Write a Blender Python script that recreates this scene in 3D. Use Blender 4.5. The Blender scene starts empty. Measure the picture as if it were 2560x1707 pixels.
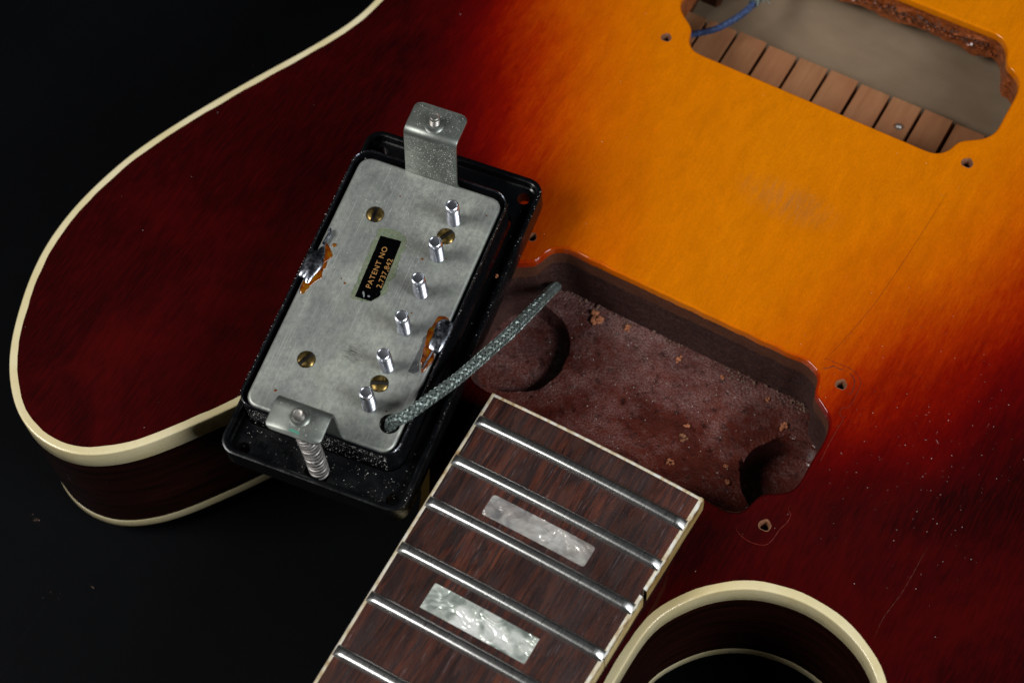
import bpy, math, random
import numpy as np
from mathutils import Matrix, Vector
from mathutils.geometry import delaunay_2d_cdt

random.seed(7); rng = np.random.default_rng(11)
MM = 0.001
scn = bpy.context.scene
COL = scn.collection

# ------------------------------------------------------------------ camera, world, lights, exposure
cam_d = bpy.data.cameras.new('camera'); cam = bpy.data.objects.new('camera', cam_d); COL.objects.link(cam)
CR = Matrix(((0.86057738, -0.42237601, 0.28461393), (0.50686003, 0.76507843, -0.3971749), (-0.04999483, 0.48605916, 0.87249471)))
cam.matrix_world = Matrix.Translation((0.0924455, -0.1984363, 0.3770362)) @ CR.to_4x4()
cam_d.sensor_width = 36.0; cam_d.lens = 65.278
cam_d.clip_start = 0.02; cam_d.clip_end = 20.0
cam_d.dof.use_dof = True; cam_d.dof.focus_distance = 0.424; cam_d.dof.aperture_fstop = 15.0; cam_d.dof.aperture_blades = 9
scn.camera = cam

world = bpy.data.worlds.new('World'); scn.world = world; world.use_nodes = True
bg = world.node_tree.nodes['Background']
bg.inputs[0].default_value = (0.55, 0.72, 1.0, 1); bg.inputs[1].default_value = 0.003

def area_light(name, target, direction, dist, sx, sy, watts, color=(1, 1, 1)):
    d = bpy.data.lights.new(name, 'AREA'); d.shape = 'RECTANGLE'; d.size = sx; d.size_y = sy; d.energy = watts; d.color = color
    o = bpy.data.objects.new(name, d); COL.objects.link(o)
    v = Vector(direction).normalized()
    o.location = Vector(target) + v * dist
    o.rotation_euler = v.to_track_quat('Z', 'Y').to_euler()
    return o
TGT = (-0.03, -0.03, 0.0)
area_light('key_softbox', TGT, (-0.53, -0.46, 0.71), 1.3, 0.56, 0.50, 13.2, (1.0, 0.985, 0.96))
area_light('fill_softbox', TGT, (0.79, -0.08, 0.61), 1.2, 0.50, 0.40, 11.6, (0.95, 0.98, 1.0))

scn.view_settings.view_transform = 'Standard'
try: scn.view_settings.look = 'None'
except Exception: pass
scn.view_settings.exposure = 0.0; scn.view_settings.gamma = 1.0
scn.view_settings.use_curve_mapping = False
scn.cycles.use_denoising = True
scn.cycles.max_bounces = 8
scn.cycles.caustics_reflective = False; scn.cycles.caustics_refractive = False
scn.unit_settings.system = 'METRIC'

# ------------------------------------------------------------------ material helpers (object coordinates in millimetres)
def lin(r, g, b, k=1.0):
    f = lambda c: ((c / 255 + 0.055) / 1.055) ** 2.4 if c > 10 else c / 255 / 12.92
    return (f(r) * k, f(g) * k, f(b) * k, 1)

class NT:
    def __init__(s, name):
        s.m = bpy.data.materials.new(name); s.m.use_nodes = True
        s.t = s.m.node_tree; s.b = s.t.nodes['Principled BSDF']
        s.tc = s.t.nodes.new('ShaderNodeTexCoord')
    def node(s, typ, **kw):
        n = s.t.nodes.new(typ)
        for k, v in kw.items(): setattr(n, k, v)
        return n
    def link(s, a, b): s.t.links.new(a, b)
    def vec(s, scale=(1, 1, 1), rotz=0.0, loc=(0, 0, 0)):
        mp = s.node('ShaderNodeMapping')
        mp.inputs['Scale'].default_value = tuple(1000 * c for c in scale)
        mp.inputs['Rotation'].default_value = (0, 0, rotz); mp.inputs['Location'].default_value = loc
        s.link(s.tc.outputs['Object'], mp.inputs[0]); return mp.outputs[0]
    def noise(s, scale=(1, 1, 1), detail=4, rough=0.55, dist=0.0, rotz=0.0, loc=(0, 0, 0)):
        n = s.node('ShaderNodeTexNoise'); n.inputs['Scale'].default_value = 1.0
        n.inputs['Detail'].default_value = detail; n.inputs['Roughness'].default_value = rough; n.inputs['Distortion'].default_value = dist
        s.link(s.vec(scale, rotz, loc), n.inputs['Vector']); return n.outputs['Fac']
    def voro(s, scale=(1, 1, 1), feature='F1', out='Distance'):
        n = s.node('ShaderNodeTexVoronoi', feature=feature); n.inputs['Scale'].default_value = 1.0
        s.link(s.vec(scale), n.inputs['Vector']); return n.outputs[out]
    def ramp(s, fac, stops, interp='LINEAR'):
        r = s.node('ShaderNodeValToRGB'); r.color_ramp.interpolation = interp
        e = r.color_ramp.elements
        while len(e) < len(stops): e.new(0.5)
        for i, (p, c) in enumerate(stops):
            e[i].position = p
            e[i].color = c if not isinstance(c, (int, float)) else (c, c, c, 1)
        s.link(fac, r.inputs[0]); return r.outputs[0]
    def mix(s, fac, a, b, mode='MIX'):
        n = s.node('ShaderNodeMix', data_type='RGBA', blend_type=mode)
        for sock, v in ((n.inputs[0], fac), (n.inputs[6], a), (n.inputs[7], b)):
            if hasattr(v, 'links'): s.link(v, sock)
            elif isinstance(v, (int, float)) and sock.type == 'RGBA': sock.default_value = (v, v, v, 1)
            else: sock.default_value = v
        return n.outputs[2]
    def math(s, op, a, b=0.0, clamp=False):
        n = s.node('ShaderNodeMath', operation=op, use_clamp=clamp)
        for i, v in enumerate((a, b)):
            if hasattr(v, 'links'): s.link(v, n.inputs[i])
            else: n.inputs[i].default_value = v
        return n.outputs[0]
    def bump(s, h, strength=0.3, dist=0.1):
        n = s.node('ShaderNodeBump'); n.inputs['Strength'].default_value = strength; n.inputs['Distance'].default_value = dist * MM
        s.link(h, n.inputs['Height']); s.link(n.outputs[0], s.b.inputs['Normal']); return n.outputs[0]
    def set(s, **kw):
        names = dict(color='Base Color', rough='Roughness', metal='Metallic', coat='Coat Weight', coatr='Coat Roughness', spec='Specular IOR Level',
                     trans='Transmission Weight', ior='IOR', sss='Subsurface Weight', aniso='Anisotropic')
        for k, v in kw.items():
            sock = s.b.inputs[names[k]]
            if hasattr(v, 'links'): s.link(v, sock)
            else: sock.default_value = v
        return s

M = {}
def material(key, **kw):
    n = NT(key); n.set(**kw); M[key] = n.m; return n

# sunburst lacquer: 'burst' (0 amber centre .. 1 dark rim) is the sprayed stain, stored on the mesh
n = material('sunburst_lacquer', rough=0.6, spec=0.03, coat=0.8, coatr=0.035)
at = n.node('ShaderNodeAttribute', attribute_name='burst')
gr = n.noise((1.5, 0.32, 1.0), 5, 0.7, 0.4); bl = n.noise((0.035, 0.02, 0.03), 4, 0.6, 0.6); fl = n.noise((3.0, 1.1, 3), 4, 0.65)
f = n.math('ADD', at.outputs['Fac'], n.math('MULTIPLY', n.math('SUBTRACT', bl, 0.5), 0.17))
f = n.math('ADD', f, n.math('MULTIPLY', n.math('SUBTRACT', gr, 0.5), 0.11))
f = n.math('ADD', f, n.math('MULTIPLY', n.math('SUBTRACT', n.noise((0.35, 0.03, 0.3), 4, 0.6, 0.8, loc=(4, 2, 0)), 0.5), 0.075), True)
K = 1.10
stops = [(-75, (199, 112, 1)), (-44, (195, 104, 0)), (-27, (184, 86, 0)), (-16, (164, 60, 0)), (-8, (142, 34, 0)), (1, (112, 11, 0)), (10, (84, 3, 2)), (20, (55, 1, 2)), (32, (29, 1, 2)), (50, (36, 1, 2))]
c = n.ramp(f, [((e + 75) / 125, lin(*c, K)) for e, c in stops])
c = n.mix(1.0, c, n.ramp(fl, [(0.25, 0.86), (0.75, 1.12)]), 'MULTIPLY')
c = n.mix(1.0, c, n.ramp(n.noise((0.22, 0.09, 0.2), 5, 0.62, 0.7, loc=(6, 3, 0)), [(0.3, 0.91), (0.7, 1.08)]), 'MULTIPLY')
c = n.mix(1.0, c, n.ramp(n.noise((1.3, 0.22, 1.0), 4, 0.6, 0.3, loc=(2, 2, 0)), [(0.3, 0.94), (0.7, 1.05)]), 'MULTIPLY')
redfleck = n.ramp(n.noise((2.0, 0.16, 1.0), 5, 0.65, 0.3, loc=(3, 1, 0)), [(0.42, 0.0), (0.72, 1.0)])
darkzone = n.ramp(f, [(0.56, 0.0), (0.82, 1.0)])
c = n.mix(n.math('MULTIPLY', n.math('MULTIPLY', redfleck, darkzone), 0.24), c, lin(92, 5, 3, K))
c = n.mix(n.math('MULTIPLY', n.ramp(n.noise((0.022, 0.016, 0.02), 5, 0.65, 0.8, loc=(2, 8, 0)), [(0.45, 0.0), (0.68, 0.5)]), darkzone), c, lin(74, 4, 3, K))
blk = n.ramp(n.noise((1.4, 0.16, 1.0), 5, 0.65, 0.4, loc=(9, 4, 0)), [(0.50, 1.0), (0.72, 0.7)])
c = n.mix(1.0, c, n.mix(darkzone, 1.0, blk), 'MULTIPLY')
# old grey rub mark between the pickups
vm = n.node('ShaderNodeVectorMath', operation='DISTANCE'); n.link(n.vec((0.065, 0.15, 0)), vm.inputs[0]); vm.inputs[1].default_value = (8 * .065, 38.5 * .15, 0)
rub = n.math('MULTIPLY', n.ramp(vm.outputs['Value'], [(0.2, 1.0), (1.2, 0.0)]), n.ramp(n.noise((0.9, 0.12, 1), 5, 0.7, rotz=0.35), [(0.40, 0.0), (0.66, 0.6)]))
c = n.mix(rub, c, lin(160, 108, 58, 0.85))
n.set(color=c)
n.bump(n.noise((0.1, 0.06, 0.1), 3, 0.5), 0.04, 0.2)

n = material('dark_side_lacquer', rough=0.5, coat=0.8, coatr=0.06, spec=0.05)
g = n.noise((0.04, 0.04, 0.5), 5, 0.6, 0.4)
n.set(color=n.ramp(g, [(0.35, lin(17, 6, 4)), (0.7, lin(40, 14, 8))]))

n = material('aged_cream_binding', rough=0.28, coat=0.6, coatr=0.08, sss=0.0)
g = n.noise((0.08, 0.08, 0.08), 4, 0.6); g2 = n.noise((1.6, 1.6, 1.6), 4, 0.6)
c = n.ramp(g, [(0.3, lin(212, 197, 148)), (0.7, lin(226, 214, 176))])
c = n.mix(n.ramp(g2, [(0.60, 0.0), (0.78, 0.4)]), c, lin(172, 142, 92))
c = n.mix(n.ramp(n.noise((0.02, 0.02, 0.5), 4, 0.6, loc=(3, 3, 1)), [(0.5, 0.0), (0.7, 0.35)]), c, lin(206, 176, 112))
n.set(color=c, rough=n.ramp(n.noise((0.3, 0.3, 0.3), 4, 0.6), [(0.35, 0.2), (0.65, 0.4)])); n.bump(n.noise((0.25, 0.25, 0.6), 4, 0.6), 0.25, 0.2)

n = material('worn_white_binding', rough=0.38, coat=0.3, coatr=0.15)
g = n.noise((0.5, 0.25, 0.5), 5, 0.65)
c = n.ramp(g, [(0.32, lin(150, 112, 58)), (0.46, lin(205, 190, 160)), (0.62, lin(226, 224, 216))])
n.set(color=c)

n = material('yellowed_binding_side', rough=0.3, coat=0.5, coatr=0.1)
g = n.noise((0.4, 0.12, 0.5), 5, 0.7)
n.set(color=n.ramp(g, [(0.3, lin(120, 82, 35)), (0.5, lin(188, 158, 96)), (0.75, lin(205, 190, 140))]))

# routed cavity: dark lacquered mahogany under pale dust
n = material('dusty_routed_wood', spec=0.6, coat=0.6, coatr=0.14)
big = n.noise((0.06, 0.08, 0.09), 4, 0.6, 0.5, loc=(0.4, 0.2, 0)); fine = n.noise((2.8, 2.8, 2.8), 4, 0.7); pink = n.noise((0.8, 0.8, 0.8), 5, 0.7, loc=(5, 2, 1)); gran = n.voro((1.5, 1.5, 1.5))
c = n.ramp(big, [(0.35, lin(62, 17, 8)), (0.65, lin(92, 32, 18))])
sx = n.node('ShaderNodeSeparateXYZ'); n.link(n.vec(), sx.inputs[0])
# dust has settled thickest along the upper wall and in the bass-side corner
lay = n.math('ADD', n.math('MULTIPLY', n.math('ADD', sx.outputs['Y'], 40.0), 0.016), n.math('MULTIPLY', sx.outputs['X'], -0.006))
lay = n.math('ADD', lay, n.math('MULTIPLY', n.math('SUBTRACT', big, 0.5), 1.6))
lay = n.math('ADD', lay, n.math('MULTIPLY', n.math('SUBTRACT', n.noise((0.16, 0.2, 0.2), 5, 0.65, 0.8, loc=(7, 7, 0)), 0.5), 1.5))
lay = n.ramp(lay, [(0.15, 0.08), (0.95, 1.0)])
dust = n.math('MULTIPLY', n.ramp(fine, [(0.43, 0.0), (0.66, 0.75)]), lay)
c = n.mix(dust, c, lin(152, 134, 132))
c = n.mix(n.math('MULTIPLY', n.ramp(pink, [(0.58, 0.0), (0.74, 0.6)]), lay), c, lin(124, 72, 52))
c = n.mix(n.ramp(n.noise((0.5, 0.5, 0.5), 5, 0.68, loc=(1, 7, 3)), [(0.54, 0.0), (0.66, 0.8)]), c, lin(30, 10, 7))
n.set(color=c, rough=n.mix(lay, 0.25, 0.55))
n.bump(n.mix(0.5, pink, gran), 0.5, 0.6)

n = material('dark_routed_wall', spec=0.3)
st = n.noise((0.12, 0.12, 0.9), 5, 0.65, 0.3); fine = n.noise((2.4, 2.4, 2.4), 4, 0.7); pk = n.noise((0.5, 0.5, 0.5), 5, 0.7)
c = n.ramp(st, [(0.35, lin(46, 24, 19)), (0.65, lin(66, 38, 32))])
c = n.mix(n.ramp(fine, [(0.5, 0.0), (0.75, 0.7)]), c, lin(128, 105, 98))
c = n.mix(n.ramp(pk, [(0.58, 0.0), (0.72, 0.55)]), c, lin(120, 72, 52))
sx = n.node('ShaderNodeSeparateXYZ'); n.link(n.vec(), sx.inputs[0])
ply = n.math('ADD', n.math('MULTIPLY', sx.outputs['Z'], 0.05), n.math('MULTIPLY', n.noise((0.2, 0.2, 0.2), 4, 0.6), 0.08))
c = n.mix(n.ramp(n.math('ADD', ply, 1.0), [(0.70, 0.0), (0.73, 1.0)]), n.mix(1.0, c, (0.72, 0.66, 0.66, 1), 'MULTIPLY'), n.mix(0.5, c, lin(98, 54, 28)))
n.set(color=c, rough=0.6); n.bump(n.mix(0.5, fine, st), 0.6, 0.4)

n = material('lacquered_raw_edge', spec=0.4, coat=0.8, coatr=0.12)
g = n.noise((0.7, 0.7, 0.9), 5, 0.7)
n.set(color=n.ramp(g, [(0.3, lin(84, 30, 8)), (0.55, lin(150, 72, 16)), (0.75, lin(160, 92, 58))]), rough=0.45); n.bump(g, 0.9, 0.8)

n = material('kerfed_cedar', rough=0.75, spec=0.2)
g = n.noise((0.5, 0.06, 0.5), 5, 0.65); g2 = n.noise((0.08, 0.08, 0.08), 3, 0.5)
c = n.mix(n.ramp(g2, [(0.3, 0.0), (0.7, 0.6)]), n.ramp(g, [(0.3, lin(128, 86, 56)), (0.7, lin(154, 110, 76))]), lin(140, 88, 58))
n.set(color=c)
n = material('pale_plywood_back', rough=0.85, spec=0.1)
g = n.noise((0.05, 0.10, 0.1), 5, 0.6)
n.set(color=n.ramp(g, [(0.3, lin(106, 89, 71)), (0.7, lin(122, 104, 85))]))
material('dark_inner_wood', color=lin(70, 42, 26), rough=0.9, spec=0.1)

n = material('rosewood', spec=0.35)
p1 = n.noise((0.34, 0.026, 0.4), 5, 0.62, 0.5); p2 = n.noise((2.6, 0.18, 2.0), 4, 0.7); p3 = n.noise((0.06, 0.03, 0.05), 3, 0.5, 0.5)
c = n.ramp(p1, [(0.30, lin(13, 8, 9)), (0.41, lin(42, 22, 19)), (0.49, lin(80, 38, 23)), (0.55, lin(24, 13, 13)), (0.60, lin(54, 27, 21)), (0.68, lin(106, 54, 28))])
c = n.mix(n.ramp(p3, [(0.35, 0.0), (0.65, 0.7)]), c, n.mix(0.45, c, lin(60, 34, 30)))
c = n.mix(n.ramp(p2, [(0.55, 0.0), (0.66, 0.7)]), c, lin(16, 9, 10))
c = n.mix(n.ramp(n.noise((2.2, 0.16, 2.0), 4, 0.7, loc=(7, 3, 0)), [(0.62, 0.0), (0.72, 0.45)]), c, lin(132, 120, 122))
c = n.mix(1.0, c, n.ramp(n.noise((0.09, 0.035, 0.09), 4, 0.6, 0.4, loc=(3, 9, 0)), [(0.3, 0.42), (0.5, 0.8), (0.66, 1.45)]), 'MULTIPLY')
c = n.mix(n.ramp(n.noise((0.12, 0.05, 0.1), 4, 0.6, 0.6, loc=(8, 1, 0)), [(0.46, 0.0), (0.62, 0.55)]), c, n.mix(0.55, c, lin(66, 52, 50)))
c = n.mix(n.ramp(n.noise((1.8, 0.08, 2.0), 3, 0.6, loc=(1, 6, 0)), [(0.66, 0.0), (0.74, 0.35)]), c, lin(112, 104, 108))
n.set(color=c, rough=n.ramp(p2, [(0.3, 0.36), (0.7, 0.6)])); n.bump(p2, 0.6, 0.25)

n = material('polished_fret', metal=1.0)
s1 = n.noise((4.0, 0.5, 1.0), 4, 0.7, rotz=0.5); s2 = n.noise((0.15, 0.3, 0.3), 3, 0.5)
n.set(color=n.ramp(s2, [(0.3, lin(196, 196, 194)), (0.7, lin(222, 222, 220))]), rough=n.ramp(s1, [(0.3, 0.25), (0.7, 0.38)])); n.bump(s1, 0.15, 0.06)

# pearloid: crumpled platelets, each leaning its own way
def pearl(key, wash, cols):
    n = material(key, spec=0.6, coat=0.8, coatr=0.07, metal=0.35)
    wv = n.noise((0.22, 0.22, 0.22), 3, 0.55, 1.2)
    vv = n.node('ShaderNodeTexVoronoi', feature='SMOOTH_F1'); vv.inputs['Scale'].default_value = 1.0; vv.inputs['Smoothness'].default_value = 0.35
    dv = n.node('ShaderNodeVectorMath', operation='ADD'); n.link(n.vec((0.19, 0.26, 0.2), 0.5), dv.inputs[0])
    nn = n.node('ShaderNodeTexNoise'); nn.inputs['Scale'].default_value = 1.0; nn.inputs['Detail'].default_value = 3; n.link(n.vec((0.16, 0.16, 0.16)), nn.inputs['Vector'])
    n.link(nn.outputs['Color'], dv.inputs[1]); n.link(dv.outputs[0], vv.inputs['Vector'])
    fold = n.noise((0.18, 0.24, 0.2), 3, 0.5, 2.0, loc=(2, 5, 0))
    k = n.mix(0.5, vv.outputs['Color'], fold)
    c = n.ramp(k, [(0.25, lin(*cols[0])), (0.42, lin(*cols[1])), (0.55, lin(*cols[2])), (0.68, lin(*cols[3]))])
    if wash: c = n.mix(n.ramp(n.noise((0.25, 0.25, 0.25), 4, 0.6, loc=(4, 4, 0)), [(0.35, 0.0), (0.7, wash)]), c, lin(190, 176, 168))
    if wash:
        sx = n.node('ShaderNodeSeparateXYZ'); n.link(n.vec(), sx.inputs[0])
        c = n.mix(n.ramp(n.math('MULTIPLY', sx.outputs['X'], 0.05), [(0.15, 0.0), (0.66, 0.4)]), c, lin(130, 116, 104))   # worn brown towards one end
    n.set(color=c, rough=0.22)
    n.bump(n.mix(0.4, vv.outputs['Distance'], fold), 0.7, 2.2)
pearl('pearloid_bright', 0.0, [(104, 112, 106), (172, 180, 172), (224, 229, 218), (254, 255, 250)])
pearl('pearloid_cloudy', 0.6, [(104, 106, 108), (156, 155, 154), (200, 199, 194), (244, 244, 240)])

# tarnished nickel-silver plate
n = material('tarnished_baseplate', spec=0.5)
cl = n.noise((0.05, 0.042, 0.06), 7, 0.66, 0.7, loc=(1.5, 0.6, 0)); md = n.noise((0.9, 0.7, 0.9), 6, 0.7); sp = n.noise((3, 3, 3), 3, 0.7)
c = n.ramp(cl, [(0.30, lin(124, 126, 125)), (0.46, lin(162, 165, 159)), (0.62, lin(192, 196, 184))])
c = n.mix(n.ramp(md, [(0.38, 0.48), (0.60, 0.0)]), c, lin(98, 101, 102))
c = n.mix(n.ramp(n.noise((0.12, 0.10, 0.1), 5, 0.65, loc=(6, 1, 0)), [(0.52, 0.0), (0.72, 0.5)]), c, lin(150, 160, 142))
c = n.mix(n.ramp(sp, [(0.66, 0.0), (0.74, 0.55)]), c, lin(60, 60, 62))
# fine wipe scratches
for rz, lo in ((0.6, 0), (-0.7, 5), (1.4, 9)):
    s = n.noise((6.0, 0.05, 1), 2, 0.4, rotz=rz, loc=(lo, lo, 0))
    c = n.mix(n.ramp(s, [(0.66, 0.0), (0.72, 0.45)]), c, lin(216, 216, 212))
# rubbed dark patch
vm = n.node('ShaderNodeVectorMath', operation='DISTANCE'); n.link(n.vec((0.28, 0.34, 0)), vm.inputs[0]); vm.inputs[1].default_value = (0.7 * .28, -14.2 * .34, 0)
rub = n.math('MULTIPLY', n.ramp(vm.outputs['Value'], [(0.35, 1.0), (1.0, 0.0)]), n.ramp(n.noise((0.4, 2.6, 1), 4, 0.7, rotz=-0.15), [(0.45, 0.0), (0.6, 0.8)]))
c = n.mix(rub, c, lin(72, 70, 70))
n.set(color=c, metal=0.5, rough=n.ramp(md, [(0.3, 0.52), (0.7, 0.38)])); n.bump(n.mix(0.5, md, sp), 0.18, 0.12)

n = material('nickel_bracket', spec=0.5, metal=0.8)
g = n.noise((0.25, 0.25, 0.25), 4, 0.6); s1 = n.noise((5, 0.3, 0.3), 3, 0.6)
n.set(color=n.mix(n.ramp(s1, [(0.3, 0.0), (0.7, 0.25)]), n.ramp(g, [(0.3, lin(116, 121, 117)), (0.7, lin(156, 160, 152))]), lin(98, 102, 100)), rough=0.42)

n = material('smoky_nickel_cover', metal=0.9)
g = n.noise((1.4, 1.4, 1.4), 4, 0.7); g2 = n.noise((0.4, 0.4, 0.4), 3, 0.6)
c = n.mix(n.ramp(g, [(0.58, 0.0), (0.70, 0.85)]), lin(58, 60, 67), lin(140, 138, 132))
n.set(color=c, rough=n.ramp(g2, [(0.3, 0.12), (0.7, 0.30)])); n.bump(g, 0.25, 0.15)

n = material('black_ring_plastic', spec=0.4)
g = n.noise((0.3, 0.3, 0.3), 4, 0.6); d = n.noise((2.5, 2.5, 2.5), 3, 0.7)
n.set(color=n.mix(n.ramp(d, [(0.66, 0.0), (0.76, 0.35)]), lin(9, 10, 12), lin(70, 70, 72)), rough=n.ramp(g, [(0.3, 0.16), (0.7, 0.36)])); n.bump(g, 0.25, 0.2)

n = material('bright_steel', metal=1.0); n.set(color=lin(236, 240, 250), rough=0.3)
n = material('dull_steel', metal=0.85); g = n.noise((1.5, 1.5, 1.5), 3, 0.6)
n.set(color=n.ramp(g, [(0.3, lin(128, 124, 120)), (0.7, lin(182, 178, 172))]), rough=0.42)
n = material('aged_brass', metal=0.9); g = n.noise((0.9, 0.9, 0.9), 4, 0.65)
n.set(color=n.ramp(g, [(0.32, lin(46, 36, 20)), (0.48, lin(104, 86, 46)), (0.68, lin(160, 134, 80))]), rough=0.34); n.bump(g, 0.2, 0.2)
n = material('solder', metal=1.0); g = n.noise((0.8, 0.8, 0.8), 4, 0.6)
n.set(color=n.ramp(g, [(0.3, lin(120, 124, 134)), (0.7, lin(190, 194, 204))]), rough=n.ramp(g, [(0.3, 0.2), (0.7, 0.36)])); n.bump(g, 0.15, 0.3)
n = material('amber_flux', rough=0.15, coat=1.0, coatr=0.05, spec=0.6); g = n.noise((0.6, 0.6, 0.6), 4, 0.6)
n.set(color=n.ramp(g, [(0.3, lin(58, 22, 3)), (0.5, lin(118, 54, 4)), (0.72, lin(122, 84, 12))])); n.bump(g, 0.5, 0.5)
n = material('flux_haze', rough=0.5, metal=0.4); g = n.noise((0.8, 0.8, 0.8), 4, 0.6)
n.set(color=n.ramp(g, [(0.3, lin(78, 78, 80)), (0.7, lin(104, 104, 104))]))
n = material('label_black', rough=0.8, spec=0.0); g = n.noise((2.4, 2.4, 2.4), 4, 0.7)
n.set(color=n.mix(n.ramp(g, [(0.69, 0.0), (0.76, 0.8)]), lin(4, 4, 5), lin(120, 120, 122)))
material('label_gold', color=lin(166, 120, 64), rough=0.5)
n = material('label_bare_spot', rough=0.45, metal=0.5, color=lin(150, 156, 158))
n = material('green_patina', rough=0.65, metal=0.25); g = n.noise((0.9, 0.9, 0.9), 5, 0.7); g2 = n.noise((3, 3, 3), 3, 0.7)
c = n.ramp(g, [(0.3, lin(80, 104, 82)), (0.5, lin(106, 116, 88)), (0.66, lin(122, 122, 104))])
n.set(color=n.mix(n.ramp(g2, [(0.48, 0.0), (0.66, 0.75)]), c, lin(138, 140, 132))); n.bump(g2, 0.4, 0.2)
n = material('teal_verdigris', rough=0.7, color=lin(70, 130, 112))
n = material('tinned_braid', metal=0.75); g = n.noise((0.7, 0.7, 0.7), 3, 0.6)
n.set(color=n.ramp(g, [(0.3, lin(100, 112, 108)), (0.7, lin(150, 162, 158))]), rough=0.46)
n = material('cable_core', rough=0.8, color=lin(62, 70, 68))
n = material('grey_spring', metal=0.7); g = n.noise((1.2, 1.2, 1.2), 3, 0.6)
n.set(color=n.ramp(g, [(0.3, lin(120, 116, 114)), (0.7, lin(168, 164, 160))]), rough=0.5)
n = material('blue_cloth_wire', rough=0.75); g = n.noise((1.4, 1.4, 1.4), 4, 0.7)
n.set(color=n.ramp(g, [(0.35, lin(20, 28, 54)), (0.6, lin(46, 68, 110)), (0.78, lin(110, 128, 158))])); n.bump(g, 0.5, 0.3)
material('white_dust', color=lin(205, 200, 194), rough=0.9)
material('tan_dust', color=lin(112, 88, 74), rough=0.9)
n = material('orange_wood_crumb', rough=0.9); g = n.noise((1.5, 1.5, 1.5), 4, 0.7)
n.set(color=n.ramp(g, [(0.3, lin(120, 66, 40)), (0.7, lin(186, 118, 80))])); n.bump(g, 0.6, 0.4)
n = material('pale_wood_edge', rough=0.8); g = n.noise((1.5, 1.5, 1.5), 4, 0.7)
n.set(color=n.ramp(g, [(0.3, lin(92, 50, 28)), (0.7, lin(140, 94, 64))]))
material('painted_hole_shade', color=(0.006, 0.004, 0.003, 1), rough=0.9)  # near-black colour standing in for shade inside holes, gaps and slots
material('lacquer_scar', color=lin(104, 32, 20), rough=0.55, spec=0.15)
material('lacquer_crack', color=lin(86, 34, 6), rough=0.6)
n = material('neck_lacquer', rough=0.35, coat=0.8, coatr=0.1, color=lin(26, 10, 7))
n = material('black_table', spec=0.05); g = n.noise((0.02, 0.02, 0.02), 4, 0.6); g2 = n.noise((1.2, 1.2, 1.2), 4, 0.7)
sc = n.noise((3.0, 0.02, 1), 2, 0.4, rotz=0.9)
c = n.ramp(g, [(0.3, lin(3.6, 4.4, 6)), (0.7, lin(6, 7, 9.5))])
c = n.mix(n.ramp(sc, [(0.72, 0.0), (0.78, 0.5)]), c, lin(22, 24, 28))
n.set(color=c, rough=n.ramp(g2, [(0.3, 0.5), (0.7, 0.7)])); n.bump(g2, 0.15, 0.2)

# ------------------------------------------------------------------ mesh helpers (millimetres in, metres out)
def mesh_data(name, verts, faces, smooth=True, angle=None, mats=None, fmat=None):
    me = bpy.data.meshes.new(name)
    me.from_pydata([(v[0] * MM, v[1] * MM, v[2] * MM) for v in verts], [], [tuple(int(i) for i in f) for f in faces])
    me.validate(); me.update()
    if smooth and len(me.polygons):
        me.polygons.foreach_set('use_smooth', [True] * len(me.polygons))
        if angle: me.set_sharp_from_angle(angle=math.radians(angle))
    for mk in (mats or []): me.materials.append(M[mk])
    if fmat is not None: me.polygons.foreach_set('material_index', list(fmat))
    return me
def link(name, me, parent=None, loc=None, rot=None):
    o = bpy.data.objects.new(name, me); COL.objects.link(o)
    if parent is not None:
        o.parent = parent
        if loc is None: loc = parent.get('_off', (0, 0, 0))
    if loc is not None: o.location = loc
    if rot is not None: o.rotation_euler = rot
    return o
def add(name, verts, faces, mat, parent=None, smooth=True, angle=40, loc=None, rot=None):
    return link(name, mesh_data(name, verts, faces, smooth, angle, [mat]), parent, loc, rot)
def sub(name, verts, faces, mat, parent, **kw):      # child of a mesh part that already carries the offset
    return add(name, verts, faces, mat, parent, loc=(0, 0, 0), **kw)
def thing(name, label, cat, loc_mm=(0, 0, 0), rot=None, group=None):
    o = bpy.data.objects.new(name, None); COL.objects.link(o); o.empty_display_size = 0.01
    o.location = tuple(c * MM for c in loc_mm)
    if rot is not None: o.rotation_euler = rot
    tag(o, label, cat, group); return o
def tag(o, label, cat=None, group=None):
    o['label'] = label
    if cat: o['category'] = cat
    if group: o['group'] = group
    return o

def catmull(pts, closed=False, n=8):
    P = [np.array(p, float) for p in pts]; out = []; N = len(P)
    rngi = range(N if closed else N - 1)
    for i in rngi:
        if closed: a, b, c, d = P[i - 1], P[i], P[(i + 1) % N], P[(i + 2) % N]
        else: a, b, c, d = P[max(i - 1, 0)], P[i], P[i + 1], P[min(i + 2, N - 1)]
        for k in range(n):
            t = k / n
            out.append(0.5 * ((2 * b) + (c - a) * t + (2 * a - 5 * b + 4 * c - d) * t * t + (3 * b - a - 3 * c + d) * t ** 3))
    if not closed: out.append(P[-1])
    return np.array(out)
def resample(pts, step, closed=False):
    P = np.array(pts, float)
    if closed: P = np.vstack([P, P[:1]])
    s = np.concatenate([[0], np.cumsum(np.linalg.norm(np.diff(P, axis=0), axis=1))])
    m = max(3, int(round(s[-1] / step))); t = np.linspace(0, s[-1], m + 1)
    Q = np.stack([np.interp(t, s, P[:, k]) for k in range(P.shape[1])], 1)
    return Q[:-1] if closed else Q
def smooth_pts(P, it=2, closed=True):
    P = P.copy()
    for _ in range(it):
        Q = 0.5 * P + 0.25 * (np.roll(P, 1, 0) + np.roll(P, -1, 0))
        if not closed: Q[0], Q[-1] = P[0], P[-1]
        P = Q
    return P
def ccw(P):
    a = 0.5 * np.sum(P[:, 0] * np.roll(P[:, 1], -1) - np.roll(P[:, 0], -1) * P[:, 1])
    return P if a > 0 else P[::-1].copy()
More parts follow.
